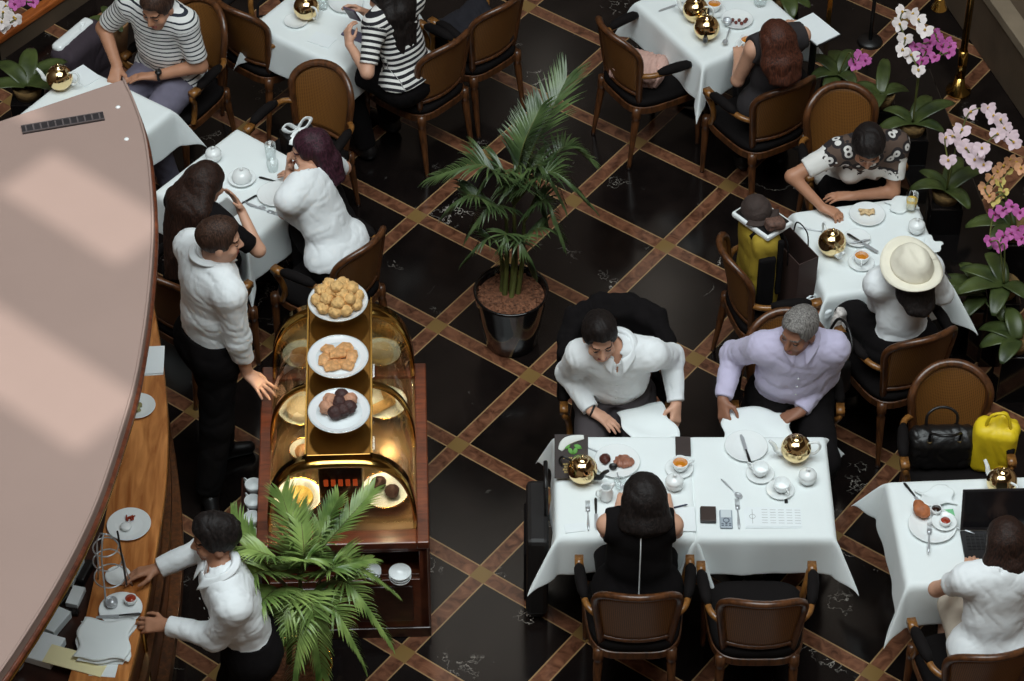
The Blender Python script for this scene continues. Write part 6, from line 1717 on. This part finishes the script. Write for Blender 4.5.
# ---------------------------------------------------------------- plants
def frond(par, base, mid, tip, L=.2, n=26, mt=None, droop=.5, seed=0, w=.0085, o=V(0, 0, 0), start=.22, stemr=.006):
    rr = random.Random(seed); P_ = bez([np.asarray(base)-o, np.asarray(mid)-o, np.asarray(tip)-o], 16); N_ = len(P_)
    m = MB(); m.mat = 1; m.tube(P_, [stemr*(1-.8*i/(N_-1)) for i in range(N_)], 6); m.mat = 0
    up = V(0, 0, 1)
    for i in range(n):
        u = start+(1-start)*(i+.5)/n; x = u*(N_-1); k = min(int(x), N_-2); p = P_[k]+(P_[k+1]-P_[k])*(x-k); tg = nrm(P_[k+1]-P_[k])
        sd = nrm(np.cross(tg, up)+V(.0001, 0, 0)); nv_ = np.cross(sd, tg)
        ln = L*(math.sin(PI*min(1, .12+.88*(1-abs(2*((u-start)/(1-start))-.82)**1.6*.55)))*.25+.75*(1-((u-start)/(1-start))**2.2*.75))
        for q in (-1, 1):
            a = R(58)-R(34)*((u-start)/(1-start))+rr.uniform(-.09, .09)
            d = nrm(tg*math.cos(a)+sd*q*math.sin(a)+nv_*.28); l = ln*rr.uniform(.88, 1.08)
            b0 = p; vs = []; S_ = 6; pp = b0.copy(); dd = d.copy()
            for s_ in range(S_+1):
                f_ = s_/S_; ww = w*(.35+.65*math.sin(PI*min(1, f_*.9+.12)))*(1-f_**4) if s_ < S_ else .0004
                wd_ = nrm(np.cross(dd, up)+tg*.2); lift = up*.35*ww
                vs += [pp-wd_*ww+lift, pp, pp+wd_*ww+lift]
                dd = nrm(dd+V(0, 0, -droop*(.08+.30*f_)/1.0)); pp = pp+dd*l/S_
            fs = []
            for s_ in range(S_):
                for j in range(2): fs.append((s_*3+j, s_*3+j+1, s_*3+4+j, s_*3+3+j))
            m.add(vs, fs)
    return m.build('frond', [mt or M_PALM, M_STEM], par)

p0 = W(511, 293, .36); base0 = V(p0[0], p0[1], 0)
t = thing('potted_palm', 'tall potted palm standing alone in the middle of the floor', 'potted palm', base0)
m = MB(); m.lathe([(0, .002), (.135, .0), (.145, .01), (.175, .20), (.202, .37), (.205, .385), (.195, .388), (.185, .37), (.18, .33), (0, .33)], 40); m.build('pot', M_BLACKPOT, t)
M_SOIL = mat('bark_chips', (112, 72, 50), .85, var=.55, vscale=60, bump=1.0, bscale=55)
m = MB()
rq = random.Random(5)
m.lathe([(.184, .338), (.15, .350), (.08, .356), (0, .358)], 32)
for i in range(260):
    r_ = .178*math.sqrt(rq.random()); a_ = rq.uniform(0, 6.28); c_ = V(r_*math.cos(a_), r_*math.sin(a_), .352)
    m.box(c_, (.016, .010, .012), axrot(V(rq.uniform(-1, 1), rq.uniform(-1, 1), rq.uniform(-1, 1)), rq.uniform(0, 3)))
so = m.build('bark_chips', M_SOIL, t, smooth=False); so['kind'] = 'stuff'
def stemc(a, b, r0, r1, par, o):
    m = MB(); p = bez([np.asarray(a)-o, (np.asarray(a)+np.asarray(b))/2-o+V(.01, 0, 0), np.asarray(b)-o], 6)
    m.tube(p, [r0+(r1-r0)*i/(len(p)-1) for i in range(len(p))], 8); return m.build('stem', M_STEM, par)
hub = W(514, 205, .90); h2 = W(506, 215, .82); h3 = W(524, 222, .80)
for b, q in ((hub, (.0, .01)), (h2, (-.035, -.01)), (h3, (.035, .0)), (W(516, 245, .62), (.0, -.03)), (W(500, 250, .60), (-.05, .02))):
    stemc(base0+V(q[0], q[1], .34), b, .016, .009, t, base0)
for a, b, c, L, n, dr in ((hub, W(535, 145, 1.30), W(566, 80, 1.50), .27, 30, .25), (hub, W(485, 166, 1.28), W(437, 176, 1.12), .23, 26, .75), (hub, W(550, 172, 1.22), W(588, 205, .92), .20, 24, .7),
                         (h2, W(470, 195, 1.08), W(448, 215, .86), .17, 22, .8), (h3, W(545, 200, 1.0), W(562, 240, .74), .16, 20, .8), (h3, W(560, 150, 1.12), W(588, 158, 1.02), .16, 20, .5),
                         (W(516, 245, .62), W(520, 240, .80), W(532, 275, .52), .14, 18, .9), (W(500, 250, .60), W(488, 238, .78), W(466, 262, .55), .14, 18, .8), (W(516, 245, .62), W(505, 235, .84), W(500, 270, .56), .13, 18, .9),
                         (hub, W(515, 170, 1.15), W(505, 205, .88), .18, 22, .9), (hub, W(528, 176, 1.14), W(542, 214, .86), .18, 22, .9), (W(516, 245, .62), W(540, 228, .82), W(560, 236, .66), .14, 18, .8),
                         (hub, W(500, 168, 1.22), W(478, 196, 1.0), .2, 24, .9), (hub, W(538, 165, 1.24), W(560, 200, 1.0), .19, 24, .9), (h2, W(490, 205, 1.0), W(470, 235, .78), .16, 20, .9), (hub, W(522, 150, 1.28), W(540, 108, 1.45), .2, 26, .4)):
    frond(t, a, b, c, L*1.25, int(n*1.5), M_PALMDK, dr, len(t.children), o=base0, w=.0068)

pb = W(296, 655, .42); b2 = V(pb[0], pb[1], 0)
t = thing('potted_palm', 'bright green bushy palm in a gold pot before the cart', 'potted palm', b2)
m = MB(); m.lathe([(0, .002), (.12, 0), (.125, .01), (.15, .15), (.17, .34), (.175, .36), (.165, .36), (.155, .33), (0, .31)], 36); m.build('pot', M_BRASS, t)
m = MB(); m.lathe([(.157, .325), (.1, .335), (0, .34)], 28); m.build('soil', M_SOIL, t)
hs_ = [W(300, 575, .92), W(286, 585, .86), W(318, 583, .84), W(300, 600, .76)]
for b, q in zip(hs_, ((0, 0), (-.04, .02), (.04, .02), (0, -.04))): stemc(b2+V(q[0], q[1], .33), b, .015, .009, t, b2)
A_, B2_, C2_, D2_ = hs_
for a, b, c, L, n, dr in ((A_, W(325, 545, 1.22), W(372, 492, 1.38), .17, 24, .3), (A_, W(295, 540, 1.25), W(282, 495, 1.42), .19, 26, .3), (B2_, W(262, 560, 1.32), W(232, 520, 1.55), .18, 26, .45),
                         (B2_, W(258, 572, 1.30), W(238, 592, 1.22), .19, 26, .8), (C2_, W(345, 560, 1.12), W(392, 592, .78), .18, 26, .8), (C2_, W(350, 585, 1.02), W(388, 640, .66), .18, 24, .8),
                         (D2_, W(290, 600, 1.10), W(262, 672, .72), .21, 26, .85), (D2_, W(312, 605, 1.08), W(322, 676, .66), .20, 26, .85), (A_, W(305, 560, 1.28), W(330, 560, 1.16), .17, 24, .7),
                         (A_, W(276, 558, 1.38), W(246, 548, 1.48), .19, 28, .6), (D2_, W(335, 610, .98), W(362, 664, .62), .18, 24, .8), (B2_, W(265, 598, 1.20), W(238, 636, 1.05), .18, 24, .8),
                         (A_, W(318, 540, 1.20), W(338, 500, 1.36), .15, 22, .3), (A_, W(304, 555, 1.22), W(300, 510, 1.36), .16, 22, .35), (C2_, W(330, 570, 1.16), W(370, 560, 1.04), .17, 24, .6), (D2_, W(300, 620, 1.02), W(292, 690, .62), .2, 24, .85)):
    frond(t, a, b, c, L*1.08, int(n*1.5), M_PALM, dr, len(t.children)+40, o=b2, w=.0068)

# ---- orchids
def petal(m, c, d, n, l, w, mi=0):
    d = nrm(d); n = nrm(n-d*(n@d)); s = np.cross(d, n); vs = []; S_, T_ = 6, 5
    for i in range(S_+1):
        f = i/S_; ww = w*math.sin(PI*(f*.92+.06))**.7
        for j in range(T_):
            g = j/(T_-1)*2-1; vs.append(c+d*l*f+s*ww*g+n*(.10*l*f*f-.12*ww*g*g))
    fs = [(i*T_+j, i*T_+j+1, (i+1)*T_+j+1, (i+1)*T_+j) for i in range(S_) for j in range(T_-1)]
    m.mat = mi; m.add(vs, fs)
def flower(par, c, face, r, mats, roll=0.0, o=V(0, 0, 0)):
    n = nrm(face); a = nrm(np.cross(n, V(.1, .2, 1))); b = np.cross(n, a); m = MB(); c = np.asarray(c)-o
    for ang, l, w in ((90, 1, .36), (210, 1, .34), (330, 1, .34), (5, .95, .55), (175, .95, .55)):
        q = R(ang)+roll; petal(m, c, a*math.cos(q)+b*math.sin(q)+n*.1, n, r*l, r*w, 0)
    m.mat = 1; m.tube([c-n*.003, c+n*.008, c+n*.016-b*.006], [.004, .008, .004], 7)
    return m.build('flower', mats, par)
M_FW = mat('white_petal', (226, 216, 214), .6, var=.04); M_FP = mat('magenta_petal', (186, 92, 160), .6, var=.15); M_FPK = mat('pale_pink_petal', (220, 196, 204), .6, var=.08)
M_FO = mat('apricot_petal', (204, 150, 110), .6, var=.2); M_FY = mat('yellow_petal', (206, 186, 104), .6, var=.12); M_LIP2 = mat('magenta_lip', (150, 50, 110), .5, var=.1); M_LIPY = mat('yellow_lip', (200, 160, 60), .5, var=.1)
def strap(par, c, az, l, w, el=.5, droop=1.3, o=V(0, 0, 0)):
    m = MB(); d = V(math.cos(az), math.sin(az), 0); s = V(-d[1], d[0], 0)
    def fn(u, v):
        a = el-droop*u; x = 0; 
        k = max(abs(droop), 1e-3)*math.copysign(1, droop) if droop else 1e-3
        h = l*(math.sin(el)-math.sin(el-k*u))/k; z = l*(-math.cos(el)+math.cos(el-k*u))/k
        ww = w*(math.sin(PI*(u*.86+.12))**.6)
        g = v*2-1
        return np.asarray(c)-o+d*h+V(0, 0, 1)*(z+.18*ww*abs(g))+s*ww*g
    m.sheet(fn, 12, 6, .003); return m.build('leaf', M_ORCLEAF, par)
def orchid(label, loc, leaves, sprays, potr=.085, seed=0, group='potted orchids along the ledge', z0=0.0):
    loc = np.asarray(loc, float); rr = random.Random(seed)
    base = V(loc[0], loc[1], 0); t = thing('potted_orchid', label, 'orchid', base, 0)
    if group: t['group'] = group
    z = loc[2]
    m = MB(); m.box((0, 0, (z0+z-.02)/2), (potr*2.1, potr*2.1, z-.02-z0)); m.build('planter', M_BLACKPOT, t, smooth=False, bevel=.006)
    m = MB(); m.lathe([(0, z-.03), (potr*.8, z-.02), (potr, z+.055), (potr*.92, z+.056), (potr*.8, z+.03), (0, z+.035)], 22); m.build('inner_pot', mat('moss_brown', (104, 80, 44), .85, var=.4, vscale=40, bump=.5), t)
    c = V(loc[0], loc[1], z+.04)
    for i, (az, l, w) in enumerate(leaves): strap(t, c, R(az), l, w, .75+rr.uniform(-.2, .2), 1.25+rr.uniform(-.2, .3), base)
    for pts, mats, r in sprays:
        P_ = [c]+[np.asarray(p) for p in pts]; mid = c+(P_[1]-c)*.55+V(0, 0, .12)
        m = MB(); pth = bez([c, mid]+P_[1:], 6); m.tube([p-base for p in pth], [.0045]*len(pth), 6); m.build('flower_stem', M_STEM, t)
        for p in P_[1:]:
            flower(t, p+V(0, 0, .0), V(rr.uniform(-.7, .5), -1+rr.uniform(-.2, .4), .75+rr.uniform(-.2, .2)), r*rr.uniform(.9, 1.08), mats, rr.uniform(-.3, .3), base)
    return t
def line(pp, z0, z1): return [W(x, y, z0+(z1-z0)*i/max(1, len(pp)-1)) for i, (x, y) in enumerate(pp)]
orchid('orchid with white and magenta sprays beside the brass pole', W(912, 128, .56), ((200, .26, .045), (20, .28, .048), (60, .25, .045), (150, .2, .04), (330, .2, .04)),
       [(line([(918, 70), (911, 55), (903, 50), (905, 38), (900, 24), (903, 12), (912, 14), (918, 20), (925, 30)], 1.0, 1.2), [M_FW, M_LIPY], .050),
        (line([(922, 60), (926, 50), (915, 46), (930, 42), (937, 38), (934, 32), (941, 46), (946, 42), (950, 46), (935, 57), (949, 52)], 1.0, 1.1), [M_FP, M_LIP2], .040)], seed=1, z0=.351)
orchid('orchid with arching pale pink spray at the ledge', W(946, 196, .56), ((190, .24, .045), (70, .30, .05), (30, .26, .05), (140, .2, .04), (300, .22, .045)),
       [(line([(948, 160), (945, 138), (953, 136), (961, 143), (966, 148), (975, 160), (980, 150), (984, 165)], .95, 1.0), [M_FPK, M_LIPY], .052),
        (line([(962, 130), (970, 112), (988, 108), (994, 116), (1000, 120), (1004, 128), (1010, 136), (1014, 142), (998, 134), (982, 148)], .98, 1.12), [M_FPK, M_LIPY], .050)], seed=2, z0=.351)
orchid('orchid with apricot and yellow flowers at the frame edge', W(1012, 232, .52), ((180, .28, .05), (230, .26, .05), (120, .2, .04)),
       [(line([(990, 196), (985, 188), (992, 178), (998, 172), (1003, 166), (1010, 160), (1016, 162), (1021, 168)], .8, .95), [M_FO, M_LIPY], .042),
        (line([(994, 200), (1003, 192), (1000, 182), (1008, 170)], .78, .85), [M_FY, M_FO], .036)], seed=3)
orchid('orchid with magenta spray near the hat table', W(1003, 290, .50), ((200, .30, .055), (160, .26, .05), (250, .26, .05), (110, .24, .05), (300, .2, .05)),
       [(line([(990, 240), (994, 214), (1003, 210), (1012, 206), (1020, 212)], .8, .95), [M_FP, M_LIP2], .042), (line([(1000, 245), (1003, 236), (1012, 233), (1018, 230), (1022, 238)], .75, .85), [M_FP, M_LIP2], .045)], seed=4, z0=0)
orchid('orchid of pale green leaves behind the menu stand', W(838, 80, .48), ((95, .22, .05), (60, .24, .05), (200, .2, .045), (240, .2, .045), (300, .18, .045), (150, .2, .045)), [(line([(855, 64), (861, 56), (865, 60)], .62, .60), [M_FP, M_LIP2], .045)], seed=5)
orchid('low leafy orchid between the round chair and the ledge', W(880, 100, .42), ((250, .24, .05), (80, .3, .04), (20, .2, .045), (160, .2, .04)), [], seed=6)
orchid('leafy orchid without flowers beside the hat chair', W(985, 300, .40), ((165, .30, .055), (200, .28, .05), (120, .26, .05), (230, .24, .05), (290, .22, .05)), [], seed=7, potr=.075)
orchid('small leafy orchid at the right edge behind the cane chair', W(1016, 345, .36), ((150, .24, .05), (190, .22, .05), (240, .22, .05), (100, .2, .05)), [], seed=8, potr=.075)
orchid('dark leafy plant at the very top beside the table corner', W(785, 2, .40), ((200, .2, .045), (280, .2, .05), (330, .18, .045)), [], seed=9, potr=.075)
tq = [W(*q_, .36) for q_ in ((872, 92), (930, 66), (1010, 268), (962, 312))]
t = thing('planter_trough', 'long black planter trough under the orchids beside the ledge', 'planter', (tq[0][0], tq[0][1], 0))
m = MB(); m.prism([(q_[0]-tq[0][0], q_[1]-tq[0][1]) for q_ in (tq[0], tq[3], tq[2], tq[1])], 0, .35); m.build('trough', M_BLACKPOT, t, smooth=False, bevel=.008)
# plants in the corner of the wooden rail
orchid('leafy plant behind the striped man table at the left edge', W(28, 92, .55), ((40, .30, .055), (90, .30, .055), (140, .28, .05), (0, .28, .055), (200, .26, .05), (60, .2, .05), (320, .24, .05)), [], seed=10, potr=.09, group=None)
orchid('white orchid behind the wooden rail in the corner', W(-16, 24, .22), ((0, .2, .05), (90, .2, .05)), [(line([(2, 22), (3, 12), (6, 6), (14, 17), (16, 19), (3, 26)], .55, .5), [M_FW, M_LIPY], .05), (line([(15, 4), (20, 2), (33, 2)], .55, .5), [M_FP, M_LIP2], .04)], seed=11, group=None)
r0, r1 = W(-60, 76, .16), W(90, -26, .16); rd = nrm(r1-r0); mid_ = (r0+r1)/2
t = thing('planter_box', 'long planter with orange wooden rim in the corner', 'planter', (mid_[0], mid_[1], 0), math.atan2(rd[1], rd[0]))
Lp = np.linalg.norm(r1-r0)
m = MB(); m.box((0, 0, .15), (Lp, .075, .05)); m.build('rim', wood('orange_wood', (130, 66, 28), (178, 98, 44), .35, 4, (2, 12, 12)), t, smooth=False, bevel=.012)
m = MB(); m.box((0, 0, .065), (Lp, .05, .13)); m.build('side', M_STONE, t, smooth=False)
t = thing('flower_pot', 'terracotta pot with a small green plant at the top', 'flower pot', V(*(W(111, 12, .30)[:2]), 0))
m = MB(); m.lathe([(0, 0), (.07, 0), (.10, .22), (.105, .24), (.095, .24), (.085, .2), (0, .2)], 24); m.build('pot', mat('terracotta', (146, 108, 72), .8, var=.15), t)
for i in range(6): strap(t, (0, 0, .2), i*1.05, .16, .03, .9, 1.2)
# brass pole and bell lamp by the ledge
pp = W(958, 92, 0)
t = thing('brass_pole', 'slim brass pole rising beside the orchids', 'pole', pp)
m = MB(); m.tube([(0, 0, .02), (0, 0, 2.6)], .022, 14); m.build('shaft', M_BRASS, t)
m = MB(); m.lathe([(0, 0), (.075, 0), (.075, .02), (.04, .035), (.028, .12), (.0, .12)], 24); m.box((0, 0, .22), (.05, .05, .20)); m.build('foot', M_BRASS, t)
t = thing('bell_lamp', 'small brass bell shaped lamp at the top edge', 'lamp', (pp[0], pp[1], 0))
lb = W(939, 8, 1.25)-V(pp[0], pp[1], 0)
m = MB(); m.lathe([(.045, 0), (.043, .006), (.032, .03), (.026, .06), (.018, .075), (0, .078)], 24, lb); m.lathe([(.045, 0), (.0, .004)], 24, lb); m.build('shade', M_BRASS, t)
m = MB(); m.tube(bez([lb+V(0, 0, .075), lb+V(.0, .02, .20), V(0, 0, 1.50)], 8), .006, 8); m.build('arm', M_BRASS, t)
t = thing('brass_bar', 'short brass upright behind the auburn haired woman', 'post', W(827, 34, .0)+V(0, .0, 0))
m = MB(); m.box((0, 0, .45), (.03, .02, .9)); m.build('upright', M_BRASS, t, smooth=False, bevel=.003)
t = thing('tapered_tube', 'pale tapered tube among the orchids at the top', 'lamp', W(870, 42, 0))  # tapered pale tube leaning on a thin stem
m = MB(); Rm = axrot((0, 1, 0), -.5); m.lathe([(.05, 0), (.075, .0), (.045, .19), (.04, .19), (.05, .01)], 24, (0, 0, .48), Rm); m.build('shade', mat('pale_tube', (176, 164, 140), .8, var=.05), t)
m = MB(); m.tube([(0, 0, 0), (0, 0, .5)], .012, 8); m.lathe([(0, 0), (.08, 0), (.07, .02), (0, .025)], 20); m.build('stem', M_BLACKPL, t)

# ---------------------------------------------------------------- light and camera
sc = bpy.context.scene
w = bpy.data.worlds.new('hall_air'); sc.world = w; w.use_nodes = True
bg = w.node_tree.nodes['Background']; bg.inputs[0].default_value = (.36, .28, .21, 1); bg.inputs[1].default_value = .42
def area(name, loc, size, sizey, power, col, aim, spread=180):
    l = bpy.data.lights.new(name, 'AREA'); l.shape = 'RECTANGLE'; l.size = size; l.size_y = sizey; l.energy = power; l.color = col; l.spread = R(spread)
    o = bpy.data.objects.new(name, l); C.objects.link(o); o.location = loc
    o.rotation_euler = (Vector(aim)-Vector(loc)).to_track_quat('-Z', 'Y').to_euler(); return o
area('skylight', (0.5, -4.0, 13.4), 9, 8, 1620, (.90, .985, 1.0), (0.3, -.6, 0))
area('side_fill', (-5.5, -4.0, 12.0), 4, 5, 240, (.95, .985, 1.0), (-1.2, -1.5, 1))  # soft fill added from the left, not a second skylight
sl = bpy.data.lights.new('sun', 'SUN'); sl.energy = 2.6; sl.color = (1, .98, .93); sl.angle = R(.5)
so_ = bpy.data.objects.new('sun', sl); C.objects.link(so_); so_.location = (4, -6, 20); so_.rotation_euler = Vector(-SUN).to_track_quat('-Z', 'Y').to_euler()
for i, y in enumerate((.33, -.02, -.36)):
    q = cw(0, y, 1.10)
    for x in (-.22, .22):
        q = cw(x, y, 1.06); l = bpy.data.lights.new('case_lamp', 'SPOT'); l.energy = 4.5; l.color = (1, .82, .56); l.shadow_soft_size = .03; l.spot_size = R(125); l.spot_blend = .5
        o = bpy.data.objects.new('case_lamp', l); C.objects.link(o); o.location = q
cam = bpy.data.cameras.new('camera'); co = bpy.data.objects.new('camera', cam); C.objects.link(co)
cam.sensor_width = 36.0; cam.sensor_fit = 'HORIZONTAL'; cam.lens = FOC/1024*36; cam.clip_end = 100
Mx = Matrix(((1, 0, 0), tuple(UPV), tuple(-FWD))).transposed().to_4x4(); Mx.translation = Vector(CAM); co.matrix_world = Mx
sc.camera = co
sc.view_settings.view_transform = 'Standard'; sc.view_settings.look = 'None'; sc.view_settings.exposure = 0.0; sc.view_settings.gamma = 1.0; sc.view_settings.use_curve_mapping = False
sc.cycles.use_denoising = True
sc.cycles.max_bounces = 8; sc.cycles.transparent_max_bounces = 12
